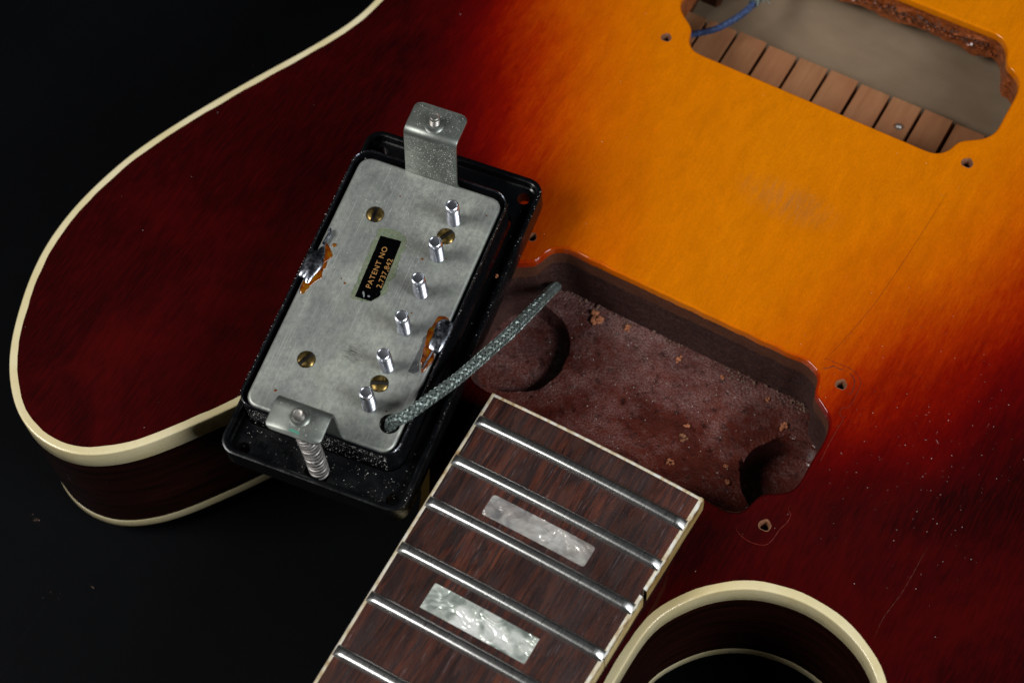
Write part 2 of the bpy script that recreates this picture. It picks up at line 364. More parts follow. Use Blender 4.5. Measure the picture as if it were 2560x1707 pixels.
def normals2(P, closed=True):
    if closed: T = np.roll(P, -1, 0) - np.roll(P, 1, 0)
    else:
        T = np.gradient(P, axis=0)
    T = T / (np.linalg.norm(T, axis=1)[:, None] + 1e-12)
    return np.stack([T[:, 1], -T[:, 0]], 1)      # outward for CCW
def offset(P, d, closed=True): return P + normals2(P, closed) * d
def inside(pts, poly):
    pts = np.atleast_2d(pts); x, y = pts[:, 0], pts[:, 1]; r = np.zeros(len(pts), bool)
    a = poly; b = np.roll(poly, -1, 0)
    for (x0, y0), (x1, y1) in zip(a, b):
        c = ((y0 > y) != (y1 > y)); 
        if y1 != y0: r ^= c & (x < (x1 - x0) * (y - y0) / (y1 - y0) + x0)
    return r
def dist_to(pts, poly, closed=True):
    a = poly if closed else poly[:-1]; b = np.roll(poly, -1, 0) if closed else poly[1:]
    best = np.full(len(pts), 1e9)
    for p0, p1 in zip(a, b):
        d = p1 - p0; L = d @ d + 1e-12
        t = np.clip(((pts - p0) @ d) / L, 0, 1)[:, None]
        best = np.minimum(best, np.linalg.norm(pts - (p0 + t * d), axis=1))
    return best
def sheet(outer, holes, grid, extra=(), jitter=0.0):
    """constrained triangulation of a region with holes; returns 2D verts and triangles"""
    lo, hi = outer.min(0), outer.max(0)
    gx, gy = np.meshgrid(np.arange(lo[0] + grid / 2, hi[0], grid), np.arange(lo[1] + grid / 2, hi[1], grid))
    G = np.stack([gx.ravel(), gy.ravel()], 1)
    if jitter: G = G + rng.uniform(-jitter, jitter, G.shape)
    ok = inside(G, outer) & (dist_to(G, outer) > grid * 0.45)
    G = G[ok]
    for h in list(holes) + list(extra):
        k = dist_to(G, h) > grid * 0.4
        G = G[k]
    for h in holes: G = G[~inside(G, h)]
    V = [tuple(p) for p in outer]; E = [(i, (i + 1) % len(outer)) for i in range(len(outer))]
    for h in list(holes) + list(extra):
        o = len(V); V += [tuple(p) for p in h]; E += [(o + i, o + (i + 1) % len(h)) for i in range(len(h))]
    V += [tuple(p) for p in G]
    vo, eo, fo, *_ = delaunay_2d_cdt([Vector(v[:2]) for v in V], E, [], 0, 1e-5)
    vo = np.array([(v.x, v.y) for v in vo]); fo = np.array([f for f in fo if len(f) == 3])
    cen = vo[fo].mean(1); keep = inside(cen, outer)
    for h in holes: keep &= ~inside(cen, h)
    fo = fo[keep]
    a, b, c2 = vo[fo[:, 0]], vo[fo[:, 1]], vo[fo[:, 2]]
    ar = (b[:, 0] - a[:, 0]) * (c2[:, 1] - a[:, 1]) - (b[:, 1] - a[:, 1]) * (c2[:, 0] - a[:, 0])
    fo[ar < 0] = fo[ar < 0][:, ::-1]
    return vo, fo[np.abs(ar) > 1e-9]
def loft(loops, close=True, cap0=False, cap1=False):
    """loops: list of (n,3); returns verts, faces"""
    n = len(loops[0]); V = np.concatenate([np.asarray(l, float) for l in loops]); F = []
    for k in range(len(loops) - 1):
        for i in range(n if close else n - 1):
            j = (i + 1) % n
            F.append((k * n + i, k * n + j, (k + 1) * n + j, (k + 1) * n + i))
    if cap0: F.append(tuple(range(n))[::-1])
    if cap1: F.append(tuple((len(loops) - 1) * n + i for i in range(n)))
    return V, F
def loop3(P, z): return np.column_stack([P, np.broadcast_to(z, len(P))])
def circle(cx, cy, r, n=24, wob=0.0):
    a = np.linspace(0, 2 * np.pi, n, endpoint=False); rr = r * (1 + wob * np.sin(3 * a + cx) + wob * 0.7 * np.sin(5 * a + cy))
    return np.stack([cx + rr * np.cos(a), cy + rr * np.sin(a)], 1)
def rrect(w, h, r, n=6, cx=0, cy=0):
    out = []
    for qx, qy, a0 in ((1, 1, 0), (-1, 1, 90), (-1, -1, 180), (1, -1, 270)):
        for k in range(n + 1):
            a = math.radians(a0 + 90 * k / n)
            out.append((cx + qx * (w / 2 - r) + r * math.cos(a), cy + qy * (h / 2 - r) + r * math.sin(a)))
    return np.array(out)
def lathe(profile, n=24, c=(0, 0, 0)):
    a = np.linspace(0, 2 * np.pi, n, endpoint=False); loops = []
    for r, z in profile: loops.append(np.column_stack([c[0] + r * np.cos(a), c[1] + r * np.sin(a), np.full(n, c[2] + z)]))
    return loft(loops)
def frames(P):
    T = np.gradient(P, axis=0); T /= np.linalg.norm(T, axis=1)[:, None]
    N = np.zeros_like(P); ref = np.array([0, 0, 1.0]) if abs(T[0, 2]) < 0.9 else np.array([1.0, 0, 0])
    N[0] = np.cross(T[0], ref); N[0] /= np.linalg.norm(N[0])
    for i in range(1, len(P)):
        v = N[i - 1] - T[i] * (N[i - 1] @ T[i]); N[i] = v / np.linalg.norm(v)
    return T, N, np.cross(T, N)
def tube(P, r, n=8, caps=True):
    P = np.asarray(P, float); T, N, B = frames(P); a = np.linspace(0, 2 * np.pi, n, endpoint=False)
    R = np.broadcast_to(r, len(P)); loops = [P[i] + R[i] * (np.cos(a)[:, None] * N[i] + np.sin(a)[:, None] * B[i]) for i in range(len(P))]
    return loft(loops, cap0=caps, cap1=caps)
OCT0 = np.array([(1, 0, 0), (-1, 0, 0), (0, 1, 0), (0, -1, 0), (0, 0, 1), (0, 0, -1)], float)
OF0 = [(0, 2, 4), (2, 1, 4), (1, 3, 4), (3, 0, 4), (2, 0, 5), (1, 2, 5), (3, 1, 5), (0, 3, 5)]
class Mesh:
    def __init__(s): s.V = []; s.F = []; s.n = 0
    def put(s, vf):
        v, f = vf; v = np.asarray(v, float); s.V.append(v); s.F += [tuple(i + s.n for i in q) for q in f]; s.n += len(v); return s
    def vf(s): return np.concatenate(s.V), s.F

# ------------------------------------------------------------------ the table
V, F = sheet(np.array([(-1500, -1500), (1500, -1500), (1500, 1500), (-1500, 1500)], float), [], 500)
table = add('table', loop3(V, -50.0), F, 'black_table'); table['kind'] = 'structure'; tag(table, 'matt black table top under the guitar')

# ------------------------------------------------------------------ the guitar body
right_half = [(29.3, -92), (29.3, -84), (29.5, -75), (30.2, -69.6), (31.6, -66.3), (34.2, -62.3), (36.8, -58.8), (39.8, -56.1), (43.5, -53.5), (47.9, -51.5), (51.9, -50.6),
              (56, -49.9), (60.5, -50.1), (65.2, -51), (70.6, -53), (74.9, -55.7), (78.3, -59.2), (81.6, -64), (85, -69.5), (88.4, -75.5), (92, -82), (96, -88.5), (100.5, -94.5),
              (107, -98.6), (114, -100), (121, -98.6), (127.5, -95), (133, -89.6), (138, -82.3), (141.5, -74.6), (144, -67), (146.2, -58.6), (147, -51), (146.8, -42), (145.4, -32.7),
              (143.4, -24), (140.7, -16), (136.7, -6), (132.4, 3.8), (127.8, 13.6), (123.1, 23.2), (118.7, 33.5), (116.8, 39.3), (115.7, 46.2)]
far = [(115.3, 58), (117.5, 72), (123, 88), (133, 105), (148, 125), (165, 148), (180, 172), (190, 200), (191, 230), (182, 262), (160, 292), (125, 315), (80, 329), (30, 334)]
left_meas = [(-115.7, 46.2), (-116.8, 39.3), (-118.7, 33.5), (-123.1, 23.2), (-127.8, 13.6), (-132.4, 3.8), (-136.7, -5.9), (-140.7, -16), (-143.4, -24), (-145.3, -32.7), (-146.6, -42.3),
             (-146.7, -51.1), (-145.9, -58.6), (-143.7, -67.1), (-140.8, -74.6), (-137.2, -82.3), (-132.7, -89.1), (-126.4, -95.4), (-120.1, -99.1), (-113.7, -100.5), (-107.6, -100.1),
             (-102.8, -98.4), (-98.3, -95.4), (-94.7, -92.2), (-91.4, -88.4), (-88.4, -84.3), (-85.4, -79.9), (-82.4, -75.5), (-80.2, -72.0), (-76.6, -66.2), (-72.2, -60.4),
             (-66.6, -55.2), (-60.5, -51.5), (-55, -50.1), (-51, -50.3), (-47.2, -51.7), (-43.2, -53.7), (-39.6, -56.2), (-36.7, -58.9), (-34.1, -62.4), (-31.3, -66.3), (-29.3, -70.2), (-27.4, -75), (-26.0, -80), (-25.2, -86), (-25, -92)]
ol = right_half + far + [(-x, y) for x, y in far[::-1]] + left_meas
OUT = smooth_pts(resample(catmull(ol, False, 6), 2.0), 4, False)         # open at the neck, counter-clockwise
OUTC = OUT                                                              # closing edge runs under the neck
IN = OUT + normals2(OUT, False) * (-1.95 + 0.10 * np.sin(np.arange(len(OUT)) * 0.9) * np.sin(np.arange(len(OUT)) * 0.23) + rng.normal(0, 0.03, len(OUT)))[:, None]
EDGE = -4.0
def top_z(P):
    d = dist_to(P, OUT, False); k = np.clip((np.abs(P[:, 0]) - 50) / 40, 0, 1); t = np.clip((d - 4.0) / (28.0 + 36.0 * k * k * (3 - 2 * k)), 0, 1)
    return EDGE * (1 - t * t * (3 - 2 * t))
def burst(P):
    x, y = np.abs(P[:, 0]), np.minimum(P[:, 1], 130)
    e = x - (55 + 0.42 * y) + 1.05 * np.maximum(0, -y - 8)
    e += 1.6 * np.sin(P[:, 1] * 0.05 + 1) + 1.3 * np.sin(P[:, 0] * 0.06 + P[:, 1] * 0.03)
    return np.clip((e + 75) / 125, 0, 1)

hr = [(24, 1.5), (29.8, 1.6), (32.3, 1.4), (34.2, 0.5), (35.2, -0.5), (35.9, -2.4), (36.4, -4.5), (37.2, -5.7), (38.5, -6.5), (40.5, -7.7), (42, -9), (42.9, -10.8), (43.5, -13.7), (43.6, -16.5),
      (43.4, -19.6), (43.4, -22.9), (43.4, -25.9), (43.1, -27.8), (42.3, -29.1), (40.8, -30.6), (39.2, -31.5), (37.6, -32.3), (36.8, -33.6), (36.2, -35.9), (35.3, -38), (33.9, -39.3), (32.2, -39.8), (28, -39.9)]
def route(pts, wob):
    P = pts + [(0, pts[-1][1])] + [(-x, y) for x, y in pts[::-1]] + [(0, pts[0][1])]
    P = smooth_pts(resample(catmull(P, True, 5), 0.8, True), 2)
    if wob: P = P + normals2(ccw(P)) * (0.12 * np.sin(P[:, 0] * 0.9) * np.sin(P[:, 1] * 0.7 + 1))[:, None]
    return ccw(P)
NECK = route(hr, 1)
br_ = [(24, 68.0), (30.8, 68.0), (33, 68.3), (34.6, 69.4), (35.8, 71.2), (36.4, 73.6), (37.5, 75), (39.4, 76.3), (41.3, 77.7), (42.9, 79.9), (43.5, 82.5), (43.4, 86.8), (43.4, 90.9), (43.3, 94.2),
       (42.7, 96.9), (41.3, 99.1), (39.5, 100.2), (38.2, 100.8), (37, 102.5), (36, 105.3), (34.3, 107.5), (32.6, 108.5), (29.9, 108.8), (24, 108.7)]
BRIDGE = route(br_, 0)
HOLES = [(-40.9, 0.2), (40.8, -0.2), (41.0, -38.5), (-40.9, -38.5), (-41.0, 68.5), (41.1, 69.2), (41.0, 107.4), (-41.0, 107.4)]
hole_loops = [circle(x, y, 1.2 + 0.2 * ((i * 7) % 3) / 2, 20, 0.06) for i, (x, y) in enumerate(HOLES)]
LIP = 0.6
neck_lip, bridge_lip = offset(NECK, LIP), offset(BRIDGE, LIP)

guitar = thing('guitar', 'hollow-bodied sunburst electric guitar with cream binding, lying face up with its pickups taken out', 'guitar', (0, 0, -50))
guitar['_off'] = (0, 0, 0.05)

V, F = sheet(IN, [neck_lip, bridge_lip] + hole_loops, 2.6, jitter=0.3)
tz = top_z(V)
o = add('body_top', np.column_stack([V, tz]), F, 'sunburst_lacquer', guitar)
o.data.attributes.new('burst', 'FLOAT', 'POINT').data.foreach_set('value', burst(V).astype(np.float32))
tag(o, 'maple top fading from amber centre to dark red rim')
body_top = o
# rounded lacquer lip running down into each routed opening
for nm, P in (('neck_pickup_opening_lip', NECK), ('bridge_pickup_opening_lip', BRIDGE)):
    loops = []
    for k in range(6):
        a = math.pi / 2 * k / 5; q = offset(P, LIP * (1 - math.sin(a)))
        loops.append(np.column_stack([q, top_z(q) - LIP * (1 - math.cos(a)) * 0.9]))
    loops.append(np.column_stack([P, top_z(P) - 2.4]))
    V, F = loft(loops[::-1])
    l = sub(nm, V, F, 'sunburst_lacquer', body_top)
    l.data.attributes.new('burst', 'FLOAT', 'POINT').data.foreach_set('value', np.clip(burst(V[:, :2]) + 0.05, 0, 1).astype(np.float32))

def sweep(name, prof, mat, parent, cut=0):
    loops = []
    for d, z in prof: q = offset(OUT, d, False)[:len(OUT) - cut]; loops.append(loop3(q, z))
    V, F = loft(loops[::-1], close=False)
    return add(name, V, F, mat, parent, angle=50)
b1 = sweep('top_binding', [(-2.5, -4.6), (-2.5, -4.04), (-1.6, -4.03), (-0.55, -4.0), (-0.22, -4.06), (-0.05, -4.22), (0, -4.5), (0, -7), (0, -10.3), (-0.1, -10.5), (-1.2, -10.6)], 'aged_cream_binding', guitar)
sweep('body_side', [(-0.14, -10.4), (-0.12, -20), (-0.12, -32), (-0.14, -42.4)], 'dark_side_lacquer', guitar)
sweep('back_binding', [(-1.2, -42.0), (-0.05, -42.1), (0, -42.4), (0, -45.0), (-0.2, -45.5), (-0.7, -45.8), (-2.4, -46.0)], 'aged_cream_binding', guitar, 22)
V, F = sheet(offset(OUT, -2.3, False), [], 14)
d = dist_to(V, OUT, False); zz = -46.0 - 3.6 * np.clip(d / 60, 0, 1) ** 0.6
add('body_back', np.column_stack([V, zz]), F[:, ::-1], 'dark_side_lacquer', guitar)

# hairline crack across the cutaway binding and dirt in the neck corner
def ribbon(path, w, h=0.03, follow=None, taper=True):
    P = resample(catmull(path, False, 6), 0.5); N2 = normals2(P[:, :2], False)
    s = np.linspace(0, 1, len(P)); ww = w * (np.sqrt(np.clip(np.minimum(s, 1 - s) * 6, 0.15, 1)) if taper else np.ones(len(P)))
    ww = ww * (1 + 0.35 * np.sin(np.arange(len(P)) * 1.7))
    z = (top_z(P[:, :2]) if follow is None else follow(P)) + h
    L = np.column_stack([P[:, :2] - N2 * ww[:, None] / 2, z]); R = np.column_stack([P[:, :2] + N2 * ww[:, None] / 2, z]); C = np.column_stack([P[:, :2], z + 0.03])
    return loft([L, C, R], close=False)
scars = [('lacquer_ridge', [(34.76, 4.25), (37.69, 4.3), (40.55, 4.48), (42.9, 3.87), (44.5, 2.34), (44.85, -0.56), (44.97, -3.57), (44.44, -4.89), (43.58, -5.54), (43.57, -6.73), (44.25, -7.54), (44.97, -7.82), (44.98, -9.67), (44.42, -10.32), (43.49, -10.5)], 0.15, 'lacquer_scar'),
         ('lacquer_ridge', [(45.03, -7.96), (44.91, -13.74), (45.17, -20.24)], 0.14, 'lacquer_scar'),
         ('lacquer_ridge', [(43.92, -31.73), (43.86, -33.05), (44.92, -33.75), (44.9, -36.0), (44.3, -37.6), (43.4, -42.0), (40.1, -43.3), (36.9, -42.9), (35.2, -41.6)], 0.11, 'lacquer_scar'),
         ('lacquer_ridge', [(41.2, 3.4), (42.8, 2.4), (43.6, 0.6), (43.7, -1.2), (43.0, -1.6)], 0.3, 'lacquer_scar'),
         ('lacquer_crack', [(40.4, 59), (39.6, 40), (38.4, 23), (36.6, 12), (35.6, 7), (34.6, 3.6)], 0.045, 'lacquer_crack'),
         ('lacquer_crack', [(35.4, 1.6), (36.5, 2.2), (37.2, 3.3), (38.4, 3.2), (39.8, 3.5)], 0.2, 'lacquer_crack'),
         ('lacquer_crack', [(74.1, -25.9), (73.7, -37.1), (72.6, -45), (72.9, -50)], 0.07, 'lacquer_crack')]
for nm, path, w, mt in scars:
    V, F = ribbon(path, w); sub(nm, V, F, mt, body_top)

# screw holes of the pickup rings
for i, (x, y) in enumerate(HOLES):
    z0 = float(top_z(np.array([[x, y]]))[0]); L = hole_loops[i]; c = np.array([x, y]); loops = []
    for s, z in ((1.05, 0.03), (0.96, 0.05), (0.84, -0.12), (0.74, -0.6), (0.70, -2.0), (0.68, -9)):
        loops.append(loop3(c + (L - c) * s, z0 + z))
    V, F = loft(loops[::-1]); h = sub('screw_hole', V, F, 'pale_wood_edge', body_top)
    V, F = lathe([(0.0, 0), (1.2, 0)], 12, (x, y, z0 - 3.2)); sub('hole_shade_disc', V, F, 'painted_hole_shade', body_top)  # black disc painted in as the shade down the hole

# ------------------------------------------------------------------ neck pickup cavity
FLOOR = -20.0
RECL, RECR = (-35.6, -18.0, 13.2), (38.2, -18.6, 11.2)
def floor_z(P):
    z = np.full(len(P), FLOOR)
    for (cx, cy, r), dep in ((RECL, 4.6), (RECR, 8.0)):
        d = np.hypot(P[:, 0] - cx, P[:, 1] - cy); an = np.arctan2(P[:, 1] - cy, P[:, 0] - cx)
        d = d + 0.22 * np.sin(an * 5 + 1) + 0.10 * np.sin(an * 11); t = np.clip((r - d) / 1.3, 0, 1); z -= dep * t * t * (3 - 2 * t)
    z += 0.03 * np.sin(P[:, 0] * 1.9 + np.sin(P[:, 1] * 1.1)) * np.sin(P[:, 1] * 1.7) + 0.07 * np.sin(P[:, 0] * 0.31 + 2) * np.sin(P[:, 1] * 0.37)
    return z
rec = []
for cx, cy, r in (RECL, RECR):
    for q in (r - 0.02, r - 0.3, r - 0.6, r - 0.92):
        a = np.linspace(0, 2 * np.pi, 181); C = np.stack([cx + q * np.cos(a), cy + q * np.sin(a)], 1); ok = inside(C, offset(NECK, -0.15))
        C = C[ok]
        if len(C): rec.append(C)
def sheet_points(outer, grid, pts, jitter):
    lo, hi = outer.min(0), outer.max(0)
    gx, gy = np.meshgrid(np.arange(lo[0], hi[0], grid), np.arange(lo[1], hi[1], grid)); G = np.stack([gx.ravel(), gy.ravel()], 1) + rng.uniform(-jitter, jitter, (gx.size, 2))
    G = G[inside(G, outer)]; G = G[dist_to(G, outer) > grid * 0.4]
    for cx, cy, r in (RECL, RECR): G = G[np.abs(np.hypot(G[:, 0] - cx, G[:, 1] - cy) - (r - 0.45)) > 0.75]
    A = np.concatenate([outer, G] + pts); E = [(i, (i + 1) % len(outer)) for i in range(len(outer))]
    vo, eo, fo, *_ = delaunay_2d_cdt([Vector(v) for v in A], E, [], 0, 1e-5)
    vo = np.array([(v.x, v.y) for v in vo]); fo = np.array([f for f in fo if len(f) == 3]); fo = fo[inside(vo[fo].mean(1), outer)]
    a, b, c2 = vo[fo[:, 0]], vo[fo[:, 1]], vo[fo[:, 2]]; ar = (b[:, 0] - a[:, 0]) * (c2[:, 1] - a[:, 1]) - (b[:, 1] - a[:, 1]) * (c2[:, 0] - a[:, 0])
    fo[ar < 0] = fo[ar < 0][:, ::-1]; return vo, fo
V, F = sheet_points(NECK, 0.8, rec, 0.15)
zf = floor_z(V) + rng.normal(0, 0.025, len(V))
cav = add('neck_pickup_cavity', np.column_stack([V, zf]), F, 'dusty_routed_wood', guitar)
tag(cav, 'dusty routed pocket beneath the neck pickup opening')
loops = []
for k, z in enumerate(np.linspace(-2.2, -30, 24)):
    q = NECK + normals2(NECK) * (rng.normal(0, 0.05, len(NECK)) + 0.05 * np.sin(z * 1.3 + NECK[:, 0] * 0.25) - (0.06 if k else 0.0))[:, None]
    if k > 14: q = q + normals2(NECK) * 0.0
    loops.append(loop3(q, z))
V, F = loft(loops); sub('cavity_wall', V, F, 'dark_routed_wall', cav)
# rounded fillet of dust where the upper wall meets the floor
m = Mesh()
cl_x = rng.uniform(-34, 34, 26)
for k in range(240):
    x = rng.choice(cl_x) + rng.normal(0, 1.1) if k % 4 else rng.uniform(-34, 34)
    if abs(x) > 34: continue
    t = abs(rng.normal(0, 1.1)); r = 0.08 + 0.4 * rng.random() ** 2.2
    c = np.array([x, 1.2 - t, FLOOR + max(0, 1.0 - t) * 0.7 + r * 0.3])
    v = np.array([(1, 0, 0), (-1, 0, 0), (0, 1, 0), (0, -1, 0), (0, 0, 1), (0, 0, -1)], float) * r * rng.uniform(0.6, 1.3, (6, 1)) + c
    m.put((v, [(0, 2, 4), (2, 1, 4), (1, 3, 4), (3, 0, 4), (2, 0, 5), (1, 2, 5), (3, 1, 5), (0, 3, 5)]))
o = sub('sawdust', *m.vf(), 'tan_dust', cav, smooth=False); o['kind'] = 'stuff'

# ------------------------------------------------------------------ bridge pickup opening: plate edge, kerfed blocks, back
loops = []
EZ = np.linspace(-2.2, -10.5, 14)
for k, z in enumerate(EZ):
    rag = np.where(BRIDGE[:, 1] > 100, 1.0, 0.35)
    nz = rng.normal(0, 0.3, len(BRIDGE)); nz = 0.5 * nz + 0.25 * (np.roll(nz, 1) + np.roll(nz, -1))
    band = math.exp(-((z + 5.2) / 1.4) ** 2) * 1.9 + 0.35 * (z < -6.5)
    q = BRIDGE - normals2(BRIDGE) * ((np.maximum(0, nz + 0.12) * rag * band) - 0.5 * (z < -7) * (1 + np.sin(BRIDGE[:, 0] * 0.6)) * 0.5)[:, None]
    zz = z - (0.8 * rag * (np.sin(BRIDGE[:, 0] * 0.33 + 1.1 * np.sin(BRIDGE[:, 0] * 0.21)) + 0.3 * np.sin(BRIDGE[:, 0] * 1.3 + 2 * np.sin(BRIDGE[:, 0] * 0.4))) * np.clip((-z - 6.0) / 4.5, 0, 1))
    loops.append(np.column_stack([q, np.broadcast_to(zz, len(q))]))
loops.append(loop3(offset(BRIDGE, 6), -9.0))
V, F = loft(loops); pe = sub('bridge_pickup_opening_edge', V, F, 'lacquered_raw_edge', body_top)
for mt, zc, n_ in (('dark_routed_wall', -5.2, 260), ('lacquered_raw_edge', -6.6, 160)):
    m = Mesh()
    for k in range(n_):                     # splintered crumbs hanging on the far edge
        x = rng.uniform(-30, 35); r = 0.14 + 0.5 * rng.random() ** 2; c = np.array([x, 108.5 - rng.uniform(0, 0.6), zc + rng.normal(0, 0.7)])
        v = OCT0 * r * rng.uniform(0.6, 1.3, (6, 1)) + c
        m.put((v, OF0))
    o = sub('edge_splinters', *m.vf(), mt, body_top, smooth=False); o['kind'] = 'stuff'

def box(x0, x1, y0, y1, z0, z1, bev=0.25):
    a = rrect(x1 - x0, y1 - y0, bev, 1, (x0 + x1) / 2, (y0 + y1) / 2); b = offset(a, -bev)
    return loft([loop3(a, z0), loop3(a, z1 - bev), loop3(b, z1)], cap0=True, cap1=True)
KZ = -17.0
V, F = box(-62, 62, 52, 91.4, -38.5, -22.0); kb = add('kerfed_block', V, F, 'dark_inner_wood', guitar)
PITCH = 8.87
for k in range(13):
    x0 = -66.6 + PITCH * k + 0.5; V, F = box(x0, x0 + PITCH - 0.95 - 0.15 * (k % 3 == 1), 52.5, 91.4 + 0.25 * math.sin(k * 2.1), -22.2, KZ + 0.05 * math.sin(k * 1.7), 0.08)
    sub('kerfed_strip', V, F, 'kerfed_cedar', kb, angle=30)
V, F = box(-64, 64, 50, 150, -41, -38.0, 0.5); V[:, 2] += np.clip(V[:, 1] - 92, 0, 60) * 0.62; add('inner_back_ramp', V, F, 'pale_plywood_back', guitar)  # back sloped up at the far side so it catches the light
V, F = box(-64, -46.5, 60, 150, -38.3, -7.5, 0.6); add('inner_post', V, F, 'dark_inner_wood', guitar)
V, F = box(-46.5, -40.5, 98.5, 125, -38.3, -12, 0.8); add('inner_post', V, F, 'dark_inner_wood', guitar)
V, F = lathe([(0, 0.9), (0.5, 0.85), (0.9, 0.5), (1.0, 0.0)][::-1], 14, (19.0, 83.2, KZ)); add('pin_head', V, F, 'dull_steel', guitar)

# ------------------------------------------------------------------ neck and fretboard
FY = -43.25
def fb_half(y): return 26.85 - 0.0275 * (FY - y)
XC = 1.2
def fb_z(x, y): return 6.65 + (fb_half(y) ** 2 - (x - XC) ** 2) / (2 * 305.0)
YEND = -330.0
loops = []
for y, dep in ((-44.6, 8), (-60, 20), (-70, 34), (-88, 38), (-100, 34), (-116, 25), (-135, 21), (-200, 20), (YEND, 19)):
    h = fb_half(y) - 0.35; a = np.linspace(0, np.pi, 17); pw = 0.55
    xs = XC + h * np.sign(np.cos(a)) * np.abs(np.cos(a)) ** pw; zs = 0.7 - dep * np.abs(np.sin(a)) ** 0.8
    loops.append(np.column_stack([xs, np.full(17, y), zs]))
V, F = loft(loops, close=True, cap0=True, cap1=True); add('neck', V, F, 'neck_lacquer', guitar, angle=60)

BW = 0.9
ys = np.concatenate([np.arange(FY - 0.83, YEND, -3.0), [YEND]]); us = np.linspace(-1, 1, 21)
loops = []
for y in ys:
    x = XC + us * (fb_half(y) - BW); loops.append(np.column_stack([np.concatenate([[x[0]], x, [x[-1]]]), np.full(23, y), np.concatenate([[-0.6], fb_z(x, y), [-0.6]])]))
V, F = loft(loops, close=True, cap0=True, cap1=True)
fretboard = add('fretboard', V, F, 'rosewood', guitar, angle=40); tag(fretboard, 'dark rosewood fretboard end with pearl block inlays')

def strip_binding(y0, y1, side, wob=0.0):
    ys = np.linspace(y0, y1, max(3, int(abs(y1 - y0) / 1.2))); loops = []
    for y in ys:
        xo = fb_half(y) - wob * abs(math.sin(y * 1.3)) * 0.25; xi = fb_half(y) - BW + 0.02; zt = 6.66 + 0.05
        pr = [(xi, 1.6), (xi, zt + 0.07), (xo - 0.45, zt), (xo - 0.12, zt - 0.16), (xo, zt - 0.5)]
        loops.append(np.array([(XC + side * a, y, z) for a, z in pr]))
    V, F = loft(loops, close=False)
    ea = []
    for y in ys:
        xo = fb_half(y); ea.append(np.array([(XC + side * (xo - 0.02), y, 6.25), (XC + side * (xo + 0.02), y, 4.0), (XC + side * (xo - 0.05), y, 1.0), (XC + side * (xo - 0.4), y, 0.75)]))
    V2, F2 = loft(ea, close=False)
    if side < 0: F = [f[::-1] for f in F]; F2 = [f[::-1] for f in F2]
    b = sub('fretboard_binding', V, F, 'worn_white_binding', fretboard, angle=50)
    add('binding_edge', V2, F2, 'yellowed_binding_side', b, loc=(0, 0, 0), angle=50)
strip_binding(FY - 0.1, YEND, -1)
strip_binding(FY - 0.1, -68.1, 1, 0.7); strip_binding(-69.6, -85.6, 1, 0.9); strip_binding(-85.85, YEND, 1, 0.4)
# end strip
xs = XC + np.linspace(-1, 1, 41) * (fb_half(FY) - 0.25); loops = []
for dy, dz in ((-0.85, 0.05), (-0.3, 0.06), (-0.08, -0.08), (0.0, -0.4), (0.0, -4.5)):
    loops.append(np.column_stack([xs, np.full(41, FY + dy) - 0.06 * np.abs(np.sin(xs * 0.9)) * (dy > -0.5), fb_z(xs, FY) + dz]))
V, F = loft(loops[::-1], close=False); sub('fretboard_end_binding', V, F, 'worn_white_binding', fretboard, angle=50)

# frets: low crowned wire, both ends filed to a bevel
S0, Y0 = 181.46, -52.66
def fret(yc):
    q = np.linspace(-1, 1, 13); cy = 1.52 * q; ch = 1.12 * (1 - np.abs(q) ** 3.6)
    hw = fb_half(yc) - BW + 0.45; xs = np.concatenate([[-hw, -hw + 1.4], np.linspace(-hw + 2.4, hw - 2.4, 25), [hw - 1.4, hw]]); loops = []
    for i, x in enumerate(xs):
        k = min(i, len(xs) - 1 - i); sc = (0.10, 1.0, 1.0)[min(k, 2)]; sw = (0.92, 1.0, 1.0)[min(k, 2)]
        loops.append(np.column_stack([np.full(13, XC + x), yc + cy * sw, fb_z(XC + x, yc) + 0.0 + ch * sc]))
    v, f = loft(loops, close=True, cap0=True, cap1=True); return v, [q[::-1] for q in f]
for k in range(16):
    y = Y0 - S0 * (2 ** (k / 12) - 1) + 1.75
    if y < YEND + 5: break
    V, F = fret(y); sub('fret', V, F, 'polished_fret', fretboard, angle=35)

def inlay(x0, x1, y0, y1, mat, worn):
    base = resample(np.array([(x0, y0), (x1, y0), (x1, y1), (x0, y1)], float), 0.5, True)
    if worn: base = smooth_pts(base, 2) + rng.normal(0, 0.02, base.shape)
    V, F = sheet(base, [], 0.9); z = np.array([fb_z(a, b) for a, b in V]) + 0.045
    return sub('block_inlay', np.column_stack([V, z]), F, mat, fretboard)
i1 = inlay(-12.3, 13.3, -70.3, -65.0, 'pearloid_cloudy', True); i1['label'] = 'cloudy worn pearl block nearer the pickup cavity'
i2 = inlay(-12.6, 13.1, -95.1, -88.8, 'pearloid_bright', False); i2['label'] = 'bright crisp pearl block nearer the nut'
inlay(-13, 13.4, -128, -121, 'pearloid_bright', False)

# ------------------------------------------------------------------ the removed pickup, lying face down
PR = Matrix(((0.98708, -0.15188, 0.04999), (0.15492, 0.98577, -0.06499), (-0.03941, 0.0719, 0.99663)))
# orthonormal frame from the solved axis-angle (0.069, 0.045, 0.154)
ax = Vector((0.069, 0.045, 0.154)); PR = Matrix.Rotation(ax.length, 3, ax.normalized())
P0 = Vector((-57.805, -39.634, 16.135))
base = P0 + PR @ Vector((0, 0, -16.0))
pickup = thing('pickup', 'humbucking guitar pickup lying face down in its black ring with a braided lead', 'pickup', tuple(base), PR.to_euler())
pickup['_off'] = (0, 0, 0.016)
def pworld(v): return np.array(P0 + PR @ Vector(v))
def plocal(w): return np.array(PR.transposed() @ (Vector(w) - P0))

